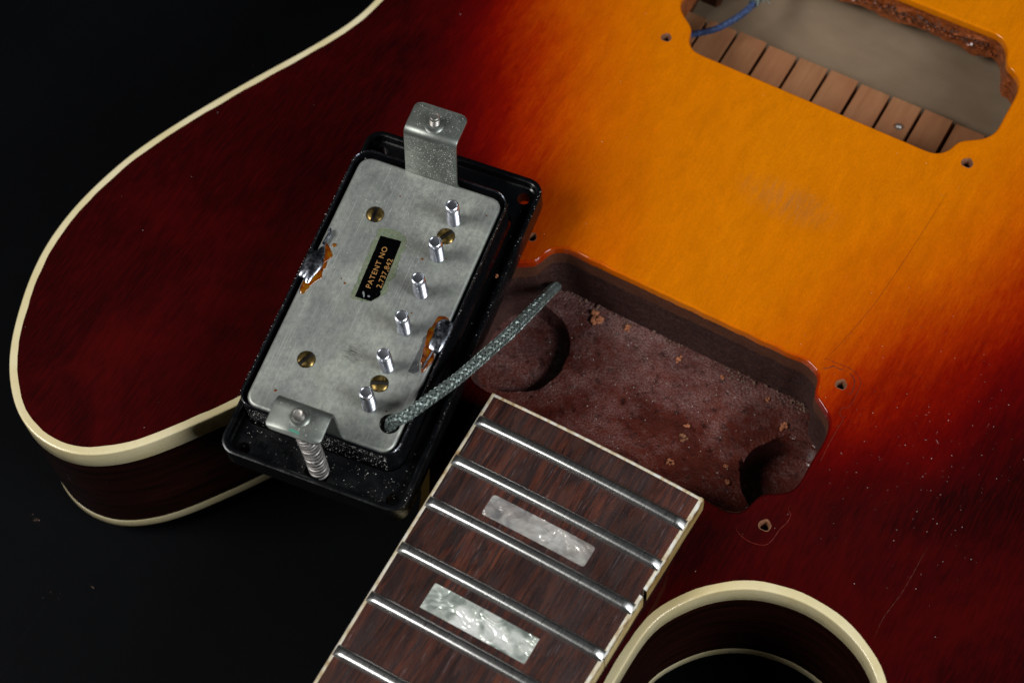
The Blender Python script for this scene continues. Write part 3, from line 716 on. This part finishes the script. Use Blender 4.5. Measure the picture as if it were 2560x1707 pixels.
# cover (open side up)
CX, CY = -0.15, 0.55
def cov(w, h, r, z): return loop3(rrect(w, h, r, 8, CX, CY), z)
prof = [(36.8, 67.8, 3.2, -16.0), (38.2, 69.2, 3.9, -15.5), (38.8, 69.8, 4.2, -14.6), (38.9, 69.9, 4.2, -8), (38.9, 69.9, 4.2, -0.1), (38.75, 69.75, 4.1, 0.32), (38.3, 69.3, 3.9, 0.46), (37.85, 68.85, 3.7, 0.32), (37.7, 68.7, 3.6, -0.1), (37.6, 68.6, 3.6, -4.0)]
V, F = loft([cov(*p) for p in prof], cap0=True); add('cover', V, F, 'smoky_nickel_cover', pickup, angle=50)
V, F = loft([cov(37.9, 68.9, 3.6, -3.2), cov(20, 50, 3.6, -3.2)], cap1=True); add('cover_gap_shade', V, F, 'painted_hole_shade', pickup)  # black sheet standing in for the shade in the gap round the baseplate

# baseplate with the lead hole
WH = (14.8, -26.9, 2.35)
pl = resample(rrect(35.75, 67.4, 3.0, 8), 0.9, True); pl = ccw(pl); wh = circle(*WH, 28)
V, F = sheet(offset(pl, -0.8), [wh], 1.3, jitter=0.1)
zb = 0.05 * np.sin(V[:, 0] * 0.21 + 1) * np.sin(V[:, 1] * 0.17) ; m = Mesh()
d = dist_to(V, offset(pl, -0.8)); m.put((np.column_stack([V, 0.0 + np.clip(d, 0, 3) / 3 * 0.10 + zb * np.clip(d / 3, 0, 1) * 0.6]), [tuple(f) for f in F]))
loops = []
for k in range(6):
    a = math.pi / 2 * k / 5; loops.append(loop3(offset(pl, -0.8 + 0.8 * math.sin(a)), -0.8 * (1 - math.cos(a))))
loops.append(loop3(pl, -4)); m.put(loft(loops[::-1]))
w2 = np.column_stack([wh, np.full(len(wh), 0.1)]); m.put(loft([w2, loop3(wh, -2.5)]))
bp = add('baseplate', *m.vf(), 'tarnished_baseplate', pickup, angle=60); tag(bp, 'tarnished nickel baseplate')
V, F = lathe([(2.34, 0), (0, 0)], 20, (WH[0], WH[1], -2.0)); sub('lead_hole_shade', V, F, 'painted_hole_shade', bp)  # black disc standing in for the darkness inside the hole

# threaded screws
def threaded(r, z0, z1, pitch, depth, tip, n=22):
    m = int((z1 - z0) / pitch * 8); a = np.linspace(0, 2 * np.pi, n, endpoint=False); loops = []
    for z in np.linspace(z0, z1, m):
        ph = (z / pitch - a / (2 * np.pi)) % 1.0; t = np.abs(ph * 2 - 1); fade = np.clip((z1 - z) / (pitch * 0.8), 0, 1)
        rr = r - depth * t * fade - (1 - fade) * depth * 0.3
        loops.append(np.column_stack([rr * np.cos(a), rr * np.sin(a), np.full(n, z)]))
    for s, dz in tip: loops.append(np.column_stack([r * s * np.cos(a), r * s * np.sin(a), np.full(n, z1 + dz)]))
    return loft(loops, cap1=True)
V, F = threaded(1.68, -1.0, 7.3, 0.92, 0.5, ((0.95, 0.08), (0.86, 0.42), (0.74, 0.55), (0.66, 0.42), (0.3, 0.36)))
pole_me = mesh_data('pole_screw', V, F, True, 25, ['bright_steel'])
for k in range(6):
    o = link('pole_screw', pole_me, pickup, loc=(9.0 * MM, (2.5 - k) * 9.84 * MM, 0.016), rot=(0.01 * math.sin(k * 2), 0.012 * math.cos(k * 3), k * 1.1))

# slotted brass screws
def slotted(R=2.1, h=0.95, slot=0.48):
    ys = sorted(set(list(np.linspace(-R, -slot, 9)) + list(np.linspace(slot, R, 9)))); rows = []
    seq = [(y, 0) for y in ys if y <= -slot + 1e-9] + [(-slot, 1), (slot, 1)] + [(y, 0) for y in ys if y >= slot - 1e-9]
    for y, s in seq:
        hx = math.sqrt(max(R * R - y * y, 0.0)) + 0.001; t = np.linspace(-1, 1, 17); x = t * hx
        d2 = (x * x + y * y) / (R * R); z = 0.12 + h * np.sqrt(np.clip(1 - 0.86 * d2, 0, 1)) - h * math.sqrt(0.14)
        z = np.where(np.abs(t) > 0.999, 0.02, z)
        if s: z = np.full(17, 0.06)
        rows.append(np.column_stack([x, np.full(17, y), z]))
    return loft(rows, close=False)
V, F = slotted(); nrow = len(V) // 17; zr = V.reshape(nrow, 17, 3)[:, 8, 2]
bs_me = mesh_data('brass_screw', V, F, True, 35, ['aged_brass', 'painted_hole_shade'], [1 if abs(zr[i // 16] - 0.06) < 1e-6 and abs(zr[i // 16 + 1] - 0.06) < 1e-6 else 0 for i in range(len(F))])  # slot floor coloured near-black to read as shade
for (x, y), rz in zip([(-8.8, 19.9), (8.8, 20.3), (-8.8, -19.2), (8.9, -18.9)], (1.65, 1.0, 1.05, 0.32)):
    o = link('brass_screw', bs_me, pickup, loc=(x * MM, y * MM, 0.01612), rot=(0, 0, rz))

# mounting brackets, height screws, springs
def bracket(sign, h, lean, flange, z_end):
    path = [(0, -0.6)] + [(lean * t, t * (h - 1.6)) for t in np.linspace(0.05, 1, 8)]
    x0 = lean; n = 7
    for k in range(1, n + 1):
        a = math.pi / 2 * k / n; path.append((x0 + 1.6 * (1 - math.cos(a)), h - 1.6 + 1.6 * math.sin(a)))
    for t in np.linspace(0.15, 1, 14): path.append((x0 + 1.6 + t * (flange - 1.6), h + z_end * t))
    P = np.array(path); T = np.gradient(P, axis=0); T /= np.linalg.norm(T, axis=1)[:, None]; N = np.stack([-T[:, 1], T[:, 0]], 1)
    s = np.concatenate([[0], np.cumsum(np.linalg.norm(np.diff(P, axis=0), axis=1))]); L = s[-1]; loops = []
    for i in range(len(P)):
        hw = 6.45; rr = 1.5; e = L - s[i]
        if e < rr: hw -= rr - math.sqrt(max(rr * rr - (rr - e) ** 2, 0))
        if s[i] < 1.5: hw += 0.5 * (1.5 - s[i]) / 1.5
        xs = np.array([-hw, -hw + 0.15, 0, hw - 0.15, hw, hw, hw - 0.15, 0, -hw + 0.15, -hw]); off = np.array([0.26, 0.4, 0.4, 0.4, 0.26, -0.26, -0.4, -0.4, -0.4, -0.26])
        loops.append(np.column_stack([xs - 0.2, sign * (33.35 + P[i, 0] + N[i, 0] * off), P[i, 1] + N[i, 1] * off]))
    v, f = loft(loops, cap0=True, cap1=True)
    return v, (f if sign > 0 else [q[::-1] for q in f])
BR = {1: (15.2, 1.9, 8.0, 0.1), -1: (14.4, 0.5, 7.7, -0.5)}
for sg in (1, -1):
    V, F = bracket(sg, *BR[sg]); b = add('mounting_bracket', V, F, 'nickel_bracket', pickup, angle=45)
    h = BR[sg][0]; yc = sg * (33.35 + BR[sg][1] + 3.3)
    xs = -0.3 if sg > 0 else 0.0
    V, F = lathe([(2.3, 0.38), (2.0, 0.55), (1.75, 1.0), (1.6, 1.25), (1.2, 1.3)][::-1], 20, (xs, yc, h)); sub('threaded_boss', V, F, 'nickel_bracket', b)
    V, F = threaded(1.30, -25.5, 3.5, 0.6, 0.34, ((0.9, 0.1), (0.74, 0.3), (0.62, 0.22), (0.3, 0.2)), 16)
    o = link('height_screw', mesh_data('height_screw', V, F, True, 38, ['dull_steel']), pickup, loc=(xs * MM, yc * MM, (16 + h) * MM), rot=(0.12 if sg < 0 else -0.1, 0.05, 0))
    # spring
    if sg < 0: c = catmull([(xs, yc, h - 0.6), (xs + 0.1, yc - 0.6, h - 5), (xs + 1.1, yc - 1.4, h - 10), (xs + 2.0, yc - 2.2, h - 16), (xs + 2.5, yc - 2.9, h - 22.6)], False, 30)
    else: c = catmull([(xs, yc, h - 0.6), (xs, yc + 0.6, h - 8), (xs, yc + 2.0, h - 16), (xs, yc + 2.6, h - 23)], False, 40)
    c = resample(c, 0.08); T, N, B = frames(c); s = np.linspace(0, 1, len(c)); turns = 20
    ph = 2 * np.pi * turns * (0.5 * s ** 1.0 + 0.5 * np.where(s < 0.5, 1.25 * s, 0.625 + 0.75 * (s - 0.5)))
    ph += 0.4 * np.sin(s * 23)
    hel = c + 2.05 * (np.cos(ph)[:, None] * N + np.sin(ph)[:, None] * B)
    hel = resample(hel, 0.45); V, F = tube(hel, 0.27, 6); add('spring', V, F, 'grey_spring', pickup)
mb = add('verdigris_patch', *sheet(smooth_pts(resample(np.array([(-1.2, -39.3), (1.6, -39.4), (1.3, -38.6), (0.2, -38.9), (-0.9, -38.7)], float), 0.3, True), 2), [], 0.5)[0:0] or (np.array([(-1.4, -40.6, 14.42), (1.4, -40.75, 14.42), (1.0, -40.1, 14.44), (-0.8, -40.0, 14.44)]), [(0, 1, 2, 3)]), 'teal_verdigris', pickup)

# mounting ring
RX, RY, RW, RH = 1.6, 0.3, 45.2, 88.4
outer = resample(rrect(RW, RH, 4.0, 8, RX, RY), 1.2, True); outer = ccw(outer)
inner = ccw(resample(rrect(39.6, 71.2, 4.4, 8, CX, CY), 1.2, True))
rh = [(20.0, 39.9), (-16.6, 39.9), (-15.8, -41.0), (20.3, -40.5)]; hs = [(-0.2, 40.6), (2.0, -40.6)]
rl = [circle(x, y, 1.55, 18) for x, y in rh] + [circle(x, y, 2.9, 22) for x, y in hs]
m = Mesh()
rim = offset(outer, -1.5)
zr0, zr1 = -6.0, -8.4
prof = [(0.0, -12.4), (0.02, -11.0), (0.0, -6.6), (-0.12, -6.15), (-0.45, zr0), (-1.1, zr0), (-1.4, -6.2), (-1.5, -6.6), (-1.55, -8.2), (-1.9, zr1)]
m.put(loft([loop3(offset(outer, d), z) for d, z in prof]))
V, F = sheet(offset(outer, -1.9), [inner] + rl, 2.2); m.put((loop3(V, zr1), [tuple(f) for f in F]))
V2, F2 = sheet(offset(outer, 0.0), [inner] + rl, 6); m.put((loop3(V2, -12.4), [tuple(f)[::-1] for f in F2]))
for q in [inner] + rl: m.put(loft([loop3(q, zr1), loop3(q, -12.4)]))
V, F = m.vf(); ring = add('mounting_ring', V, F, 'black_ring_plastic', pickup, angle=35); tag(ring, 'black plastic mounting ring seen from behind')
def text_mesh(name, body, size, mat, parent, origin, xdir, ydir, ext=0.02, sx=1.0, loc=(0, 0, 0), spacing=1.0):
    cu = bpy.data.curves.new(name, 'FONT'); cu.body = body; cu.size = size * MM; cu.extrude = ext * MM; cu.align_x = 'LEFT'; cu.space_character = spacing
    tmp = bpy.data.objects.new(name, cu); COL.objects.link(tmp)
    dg = bpy.context.evaluated_depsgraph_get(); me = bpy.data.meshes.new_from_object(tmp.evaluated_get(dg)); bpy.data.objects.remove(tmp)
    xd, yd = Vector(xdir).normalized(), Vector(ydir).normalized(); zd = xd.cross(yd)
    mt = Matrix((xd, yd, zd)).transposed().to_4x4()
    me.transform(Matrix.Translation(Vector(origin) * MM) @ mt @ Matrix.Diagonal((sx, 1, 1, 1)))
    me.materials.clear(); me.materials.append(M[mat]); me.name = name
    return link(name, me, parent, loc=loc)
text_mesh('moulded_number', '70', 3.2, 'black_ring_plastic', ring, (-8.2, -40.3, zr1 + 0.05), (1, 0, 0), (0, 1, 0), 0.12)
text_mesh('moulded_mark', 'HH', 2.2, 'black_ring_plastic', ring, (-14.2, -39.6, zr1 + 0.05), (1, 0, 0), (0, 1, 0), 0.12)

# patent decal with its green halo
def plate(name, pts, z, th, mat, parent, grid=0.8, rough=0.0, loc=None, sm=1):
    P = ccw(np.array(pts, float)); P = resample(P, 0.3, True)
    if rough: P = P + rng.normal(0, rough, P.shape)
    if sm: P = smooth_pts(P, sm)
    V, F = sheet(P, [], grid); m = Mesh(); m.put((loop3(V, z + th), [tuple(f) for f in F])); m.put(loft([loop3(P, z - 0.1), loop3(P, z + th)]))
    return add(name, *m.vf(), mat, parent, loc=loc)
PZ = 0.14
patina = plate('green_tarnish', [(-6.77, 16.65), (-5.79, 17.36), (-2.13, 17.8), (-0.39, 17.31), (0.94, 15.97), (1.27, 13.98), (1.08, 11.12), (1.44, 8.75), (1.61, 6.87), (1.17, 4.91), (1.81, 2.81), (1.02, 1.42), (0.57, 0.7), (-0.83, -1.05), (-3.48, -1.62), (-5.49, -1.96), (-5.89, -0.46), (-6.05, 4.31), (-6.33, 9.07), (-6.38, 11.86), (-6.45, 13.52), (-6.26, 14.86)], PZ, 0.02, 'green_patina', bp, rough=0.16, loc=(0, 0, 0), sm=2)
lab = plate('patent_decal', [(-5.4, 15.25), (-0.3, 15.58), (0.29, 2.52), (0.1, 2.1), (0.5, 1.5), (0.35, 0.62), (-0.34, -0.12), (-0.88, -0.93), (-4.77, -1.14)], PZ + 0.02, 0.05, 'label_black', pickup, rough=0.03, sm=0)
tag(lab, 'black patent decal with gold lettering')
LZ = PZ + 0.095
text_mesh('decal_lettering', 'PATENT NO', 1.74, 'label_gold', lab, (-2.25, 1.85, LZ), (-0.03, 1, 0), (-1, -0.03, 0), 0.012, 1.06, spacing=1.12)
text_mesh('decal_lettering', '2,737,842', 1.74, 'label_gold', lab, (0.02, 2.75, LZ), (-0.04, 1, 0), (-1, -0.04, 0), 0.012, 1.03, spacing=1.10)
for pts in ([(-3.7, 0.35), (-3.3, 0.1), (-3.0, -0.6), (-2.6, -0.7), (-2.7, -0.2), (-3.2, 0.6), (-3.5, 0.9)], [(-2.3, 0.1), (-1.8, 0.35), (-1.4, 0.15), (-1.6, -0.2), (-2.1, -0.25)]):
    plate('decal_bare_spot', pts, LZ - 0.02, 0.02, 'label_bare_spot', lab, rough=0.04, loc=(0, 0, 0))

# solder joints and burnt flux
def blob(name, pts, z0, h, mat, parent, lump=0.25, loc=None, seed=0):
    P = ccw(smooth_pts(resample(catmull(pts, True, 4), 0.35, True), 1)); c = P.mean(0); loops = []; K = 7
    for k in range(K + 1):
        t = k / K; q = c + (P - c) * (1 - 0.93 * t ** 1.4)
        z = z0 + h * (1 - (1 - t) ** 2.4) + lump * h * t * np.sin(q[:, 0] * 2.3 + seed) * np.sin(q[:, 1] * 1.3 + seed * 2)
        loops.append(np.column_stack([q, np.broadcast_to(z, len(q))]))
    loops.insert(0, loop3(P, z0 - 0.8)); v, f = loft(loops, cap1=True)
    return add(name, v, f, mat, parent, loc=loc, angle=80)
solL = [(-18.97, 6.76), (-17.88, 6.5), (-17.02, 8.11), (-16.41, 8.64), (-15.58, 6.94), (-14.94, 5.17), (-14.67, 3.43), (-14.93, 1.81), (-15.37, 0.27), (-15.82, -1.57), (-16.25, -2.49), (-17.08, -1.89), (-17.73, -0.91), (-18.58, -1.07), (-19.35, -0.6), (-19.5, 0.76), (-19.5, 2.92), (-19.45, 5.08)]
fluxL = [(-16.52, 8.91), (-16.16, 9.2), (-14.6, 7.76), (-13.65, 6.57), (-14.28, 5.11), (-13.94, 3.4), (-14.33, 2.03), (-13.75, 0.72), (-14.73, -0.86), (-15.41, -2.48), (-15.98, -4.36), (-16.94, -4.71), (-17.46, -3.24), (-17.44, -1.0), (-17.2, 1.45), (-16.9, 4.66)]
solR = [(17.85, 0.64), (18.3, 0.4), (18.62, 0.71), (19.02, 1.18), (19.24, -0.57), (19.25, -2.29), (19.16, -4.26), (19.01, -5.81), (18.66, -6.9), (18.34, -7.55), (17.84, -7.53), (17.28, -7.84), (16.66, -7.54), (15.74, -7.24), (15.32, -6.22), (15.42, -4.79), (15.46, -3.7), (15.13, -2.42), (15.16, -0.8), (15.67, 0.37), (16.44, 0.92), (17.31, 0.98)]
fluxR = [(17.85, 0.64), (17.07, 1.32), (15.72, 1.47), (14.85, 0.93), (14.58, -0.36), (14.53, -1.68), (13.94, -2.65), (14.1, -4.0), (14.45, -5.8), (14.79, -7.81), (15.25, -9.87), (15.33, -11.01), (16.1, -11.68), (16.46, -13.24), (17.07, -12.58), (17.47, -11.17), (17.85, -9.59), (17.7, -8.36), (17.22, -7.22), (16.9, -5.03), (16.9, -1.92), (17.2, 0.2)]
s1 = blob('solder_joint', solL, 0.1, 0.8, 'solder', pickup, 0.1, seed=1)
blob('burnt_flux', fluxL, 0.08, 0.28, 'amber_flux', s1, 0.5, loc=(0, 0, 0), seed=2)
V, F = tube(catmull([(-16.7, 8.2, 0.7), (-16.6, 9.8, 0.75), (-16.4, 11.3, 0.9), (-16.9, 12.5, 1.0)], False, 6), [0.45] * 10 + [0.5] * 5 + [0.42] * 4, 8); sub('solder_tail', V, F, 'solder', s1)
blob('burnt_flux', [(-15.1, 9.0), (-14.6, 9.9), (-13.9, 9.6), (-14.1, 8.8)], 0.1, 0.3, 'amber_flux', s1, 0.3, loc=(0, 0, 0), seed=3)
s2 = blob('solder_joint', solR, 0.1, 0.8, 'solder', pickup, 0.14, seed=4)
blob('burnt_flux', fluxR, 0.08, 0.28, 'amber_flux', s2, 0.5, loc=(0, 0, 0), seed=5)
plate('flux_grey_patch', [(14.4, -3.4), (13.4, -6), (12.6, -8.6), (12.6, -11.5), (13.3, -14), (14.9, -14.2), (16, -13), (15.2, -11), (14.9, -8)], 0.1, 0.01, 'flux_haze', s2, rough=0.08, loc=(0, 0, 0))  # dull grey patch beside the burnt flux
V, F = tube(catmull([(17.1, -7.4, 0.5), (16.9, -9.0, 0.4), (16.6, -10.8, 0.35), (16.5, -12.2, 0.3)], False, 6), 0.22, 8); sub('solder_tail', V, F, 'solder', s2)
for x, y, r in ((-8.3, 1.2, 0.3), (5.9, 13.0, 0.32), (5.9, -2.6, 0.28), (8.9, -0.4, 0.22), (11, 15, 0.2), (-12.2, -28.5, 0.35), (12.9, -24.4, 0.25), (15.6, 28.5, 0.2), (-5.2, 26.3, 0.22), (-9.5, 2.0, 0.18)):
    V, F = lathe([(r, 0.0), (r * 0.8, r * 0.45), (0.02, r * 0.6)][::-1], 8, (x, y, 0.09)); add('flux_drop', V, F, 'amber_flux', pickup)

# braided lead: a woven sleeve round a dark core
cab = [(-39.3, -64.0, 10.5), (-38.9, -63.7, 13.6), (-38.0, -63.3, 15.6), (-36.3, -62.9, 17.4), (-34.27, -59.84, 18.6), (-32.92, -55.48, 18.0), (-31.45, -49.7, 16.5), (-30.56, -42.98, 14.0), (-30.13, -36.21, 11.0), (-29.83, -29.08, 7.5), (-30.23, -21.55, 3.0), (-30.95, -14.19, -2.0), (-32.0, -8.2, -7.2), (-33.0, -4.4, -11.2), (-33.9, -2.2, -14.6), (-35.0, 0.6, -18.0), (-36.5, 4.5, -20)]
cl = np.array([plocal(p) for p in cab]); cl = resample(catmull(cl, False, 10), 0.22); T, N, B = frames(cl)
RB = 1.2
V, F = tube(cl, RB - 0.18, 12); cable = add('braided_lead', V, F, 'cable_core', pickup); tag(cable, 'braided metal shielded pickup lead')
s = np.concatenate([[0], np.cumsum(np.linalg.norm(np.diff(cl, axis=0), axis=1))]); m = Mesh(); nS = 6; om = 2 * np.pi / 8.5; WPR = 3
for dirn in (1, -1):
    for k in range(nS):
        for wi in range(WPR):
            th = 2 * np.pi * k / nS + dirn * om * s + (wi - (WPR - 1) / 2) * 0.185
            rr = RB + dirn * 0.15 * np.cos(np.pi * (om * s * nS / np.pi) ) - 0.02 * abs(wi - 1) + rng.normal(0, 0.012)
            P = cl + rr[:, None] * (np.cos(th)[:, None] * N + np.sin(th)[:, None] * B)
            m.put(tube(P, 0.115, 5, False))
o = sub('braid', *m.vf(), 'tinned_braid', cable); o['kind'] = 'stuff'

# ------------------------------------------------------------------ loose bits: dust, wood crumbs, wires
OCT = np.array([(1, 0, 0), (-1, 0, 0), (0, 1, 0), (0, -1, 0), (0, 0, 1), (0, 0, -1)], float)
OF = [(0, 2, 4), (2, 1, 4), (1, 3, 4), (3, 0, 4), (2, 0, 5), (1, 2, 5), (3, 1, 5), (0, 3, 5)]
def specks(points, r0, r1, flat=0.5):
    m = Mesh()
    for p in points:
        r = r0 + (r1 - r0) * rng.random() ** 3
        m.put((OCT * r * rng.uniform(0.6, 1.4, (6, 1)) * [1, 1, flat] + p, OF))
    return m.vf()
pts = []
for k in range(3600):                      # baseplate
    x, y = rng.uniform(-17, 17), rng.uniform(-33, 33)
    if rng.random() < 0.45: x, y = rng.normal(2, 7), rng.normal(20, 7)
    if abs(x) < 17 and abs(y) < 33: pts.append((x, y, 0.13))
for k in range(650):                       # front bracket faces
    z = rng.uniform(1, 14); pts.append((rng.uniform(-6.4, 6), 33.35 + 1.9 * z / 13.6 - 0.42, z))
for k in range(260): pts.append((rng.uniform(-6, 5.8), rng.uniform(37.2, 43), 15.68))
for k in range(90): pts.append((rng.uniform(-6, 5.8), rng.uniform(-40.5, -35), 14.8 + 0.0))
for k in range(600): pts.append((rng.uniform(-17, 17), -34.95 + CY - 0.03, rng.uniform(-9, -0.3) if rng.random() < .7 else rng.uniform(-3, 0)))
for k in range(170): pts.append((RX + rng.uniform(-19, 19), -36 - 6 * rng.random() ** 1.8, zr1 + 0.05))
for k in range(240):                       # cover rim and ring sides
    t = rng.uniform(-33, 33); pts.append((CX + rng.choice([-19.2, 19.2]) + rng.normal(0, 0.1), t, 0.42))
for k in range(110): pts.append((RX + 22.1 + rng.normal(0, 0.2), rng.uniform(-42, 42), zr0 + 0.03))
for k in range(120): pts.append((rng.uniform(20.6, 21.6), rng.uniform(-38, 38), zr1 + 0.05))
o = add('dust', *specks(pts, 0.03, 0.12), 'white_dust', pickup, smooth=False); o['kind'] = 'stuff'
# dust on the lacquer, fewer towards the horn
pts = []
for k in range(520):
    c = rng.random()
    if c < 0.55: p = np.array([rng.normal(62, 15), rng.normal(-8, 16)])
    elif c < 0.75: p = np.array([rng.uniform(-45, 80), rng.uniform(-45, 65)])
    else: p = np.array([rng.uniform(-145, 90), rng.uniform(-95, 120)])
    if inside(p[None], IN)[0] and not inside(p[None], neck_lip)[0] and not inside(p[None], bridge_lip)[0] and not (abs(p[0] - XC) < 28 and p[1] < -42): pts.append(p)
P = np.array(pts); z = top_z(P)
o = add('dust', *specks(np.column_stack([P, z + 0.03]), 0.025, 0.10), 'white_dust', None, smooth=False); o['kind'] = 'stuff'; tag(o, 'pale dust specks scattered over the sunburst top')
pts = [(rng.uniform(-34, 34), rng.uniform(-38, 0), 0) for k in range(480)]
P = np.array(pts); P[:, 2] = floor_z(P[:, :2]) + 0.05
o = add('dust', *specks(P, 0.03, 0.15), 'white_dust', None, smooth=False); o['kind'] = 'stuff'; tag(o, 'pale dust lying on the dark floor of the neck pickup cavity')
pts = [(-126.4 + rng.normal(0, 0.9), -107.2 + rng.normal(0, 0.6), -49.97) for k in range(26)] + [(-103 + rng.normal(0, 0.4), -114.5 + rng.normal(0, 0.3), -49.97) for k in range(7)] + [(-110 + rng.normal(0, 1.5), -121 + rng.normal(0, 0.6), -49.97) for k in range(9)]
pts += [(rng.uniform(-220, 10), rng.uniform(-190, 120), -49.97) for k in range(40)]
o = add('dust', *specks(np.array(pts), 0.03, 0.2, 0.2), 'tan_dust', None, smooth=False); o['kind'] = 'stuff'; tag(o, 'tan specks and chipped spots on the black table')

def crumb(label, x, y, z, r, mat='orange_wood_crumb', seed=0, squash=0.7):
    rg = np.random.default_rng(seed + 100); m = Mesh()
    for k in range(7):
        c = np.array([x, y, z]) + rg.normal(0, r * 0.42, 3) * [1, 1, 0.4]; rr = r * rg.uniform(0.35, 0.65)
        a = np.linspace(0, 2 * np.pi, 9, endpoint=False); loops = []
        for ph in np.linspace(-1.3, 1.3, 6):
            q = rr * math.cos(ph) * (1 + 0.25 * rg.normal(0, 1, 9)); loops.append(np.column_stack([c[0] + q * np.cos(a), c[1] + q * np.sin(a), np.full(9, c[2] + rr * squash * math.sin(ph))]))
        m.put(loft(loops, cap0=True, cap1=True))
    o = add('wood_crumb', *m.vf(), mat, None, smooth=True, angle=50); tag(o, label, 'crumb', 'wood crumbs left in the pickup cavity'); return o
fz = FLOOR
for i, (x, y, r, lb) in enumerate([
        (-22.6, -1.4, 2.1, 'largest orange wood crumb at the left foot of the cavity upper wall'),
        (-14.0, -0.6, 1.0, 'second crumb from the left along the foot of the cavity upper wall'),
        (0.9, -2.4, 0.9, 'tan crumb mid-way along the foot of the cavity upper wall'),
        (12.4, -1.8, 0.55, 'small crumb right of centre near the foot of the cavity upper wall'),
        (24.7, -1.9, 0.7, 'pinkish crumb nearest the right corner of the cavity floor'),
        (31.3, -6.3, 1.15, 'round brown crumb on the cavity floor just above the right-hand pit'),
        (11.2, -17.3, 0.85, 'reddish flake in the middle of the cavity floor'),
        (11.8, -20.7, 1.0, 'yellowish crumb just below the reddish flake on the cavity floor'),
        (11.9, -27.9, 0.9, 'narrow crumb on the cavity floor close to the fretboard end'),
        (24.1, -22.4, 0.7, 'flat crumb left of the right-hand pit in the cavity'),
        (26.4, -25.9, 0.95, 'rough tan crumb on the near rim of the right-hand pit')]):
    r *= 0.85; crumb(lb, x, y, float(floor_z(np.array([[x, y]]))[0]) + r * 0.25, r, 'pale_wood_edge' if i == 7 else 'orange_wood_crumb', i)
pw = pworld((22.2, 17.7, zr0 + 0.1)); o = crumb('small red-brown chip lying on the right rim of the black pickup ring', *pw, 0.42, 'orange_wood_crumb', 31); del o['group']

# wires inside the bridge opening
w = thing('wire', 'blue cloth-covered wire with stripped silver shield inside the bridge pickup opening', 'wire', (-42, 80, -14)); w['_off'] = (0.042, -0.080, 0.014)
P = resample(catmull([(-48, 76, -15), (-44, 78.7, -14.4), (-40.53, 81.41, -13), (-34.79, 84.94, -11), (-30.63, 90.31, -9), (-29.03, 95.08, -8), (-29.0, 99.5, -8)], False, 8), 0.5)
V, F = tube(P, 0.88, 12); add('insulation', V, F, 'blue_cloth_wire', w)
V, F = tube(resample(catmull([(-29.05, 94.8, -7.9), (-29.0, 97, -8), (-28.6, 101, -8.6), (-27, 108, -10)], False, 6), 0.5), 1.5, 10); add('shield_braid', V, F, 'tinned_braid', w)
for a, b, c in ((-26.5, 95.6, -7.2), (-27.6, 93.9, -7.4), (-25.2, 97, -8.2)):
    V, F = tube(catmull([(-28.9, 97.2, -7.4), ((a - 28.9) / 2, (b + 97.2) / 2 + 0.3, c + 0.6), (a, b, c)], False, 6), 0.16, 5); add('shield_strand', V, F, 'tinned_braid', w)
w2 = add('wire', *tube(resample(catmull([(-46, 86, -22), (-45.2, 82, -20), (-44.3, 79.5, -16), (-44, 77, -12.5)], False, 8), 0.5), 0.5, 8), 'blue_cloth_wire')
tag(w2, 'thin dark blue wire at the left corner of the bridge pickup opening', 'wire')

for ob in list(bpy.data.objects):
    if '_off' in ob.keys(): del ob['_off']
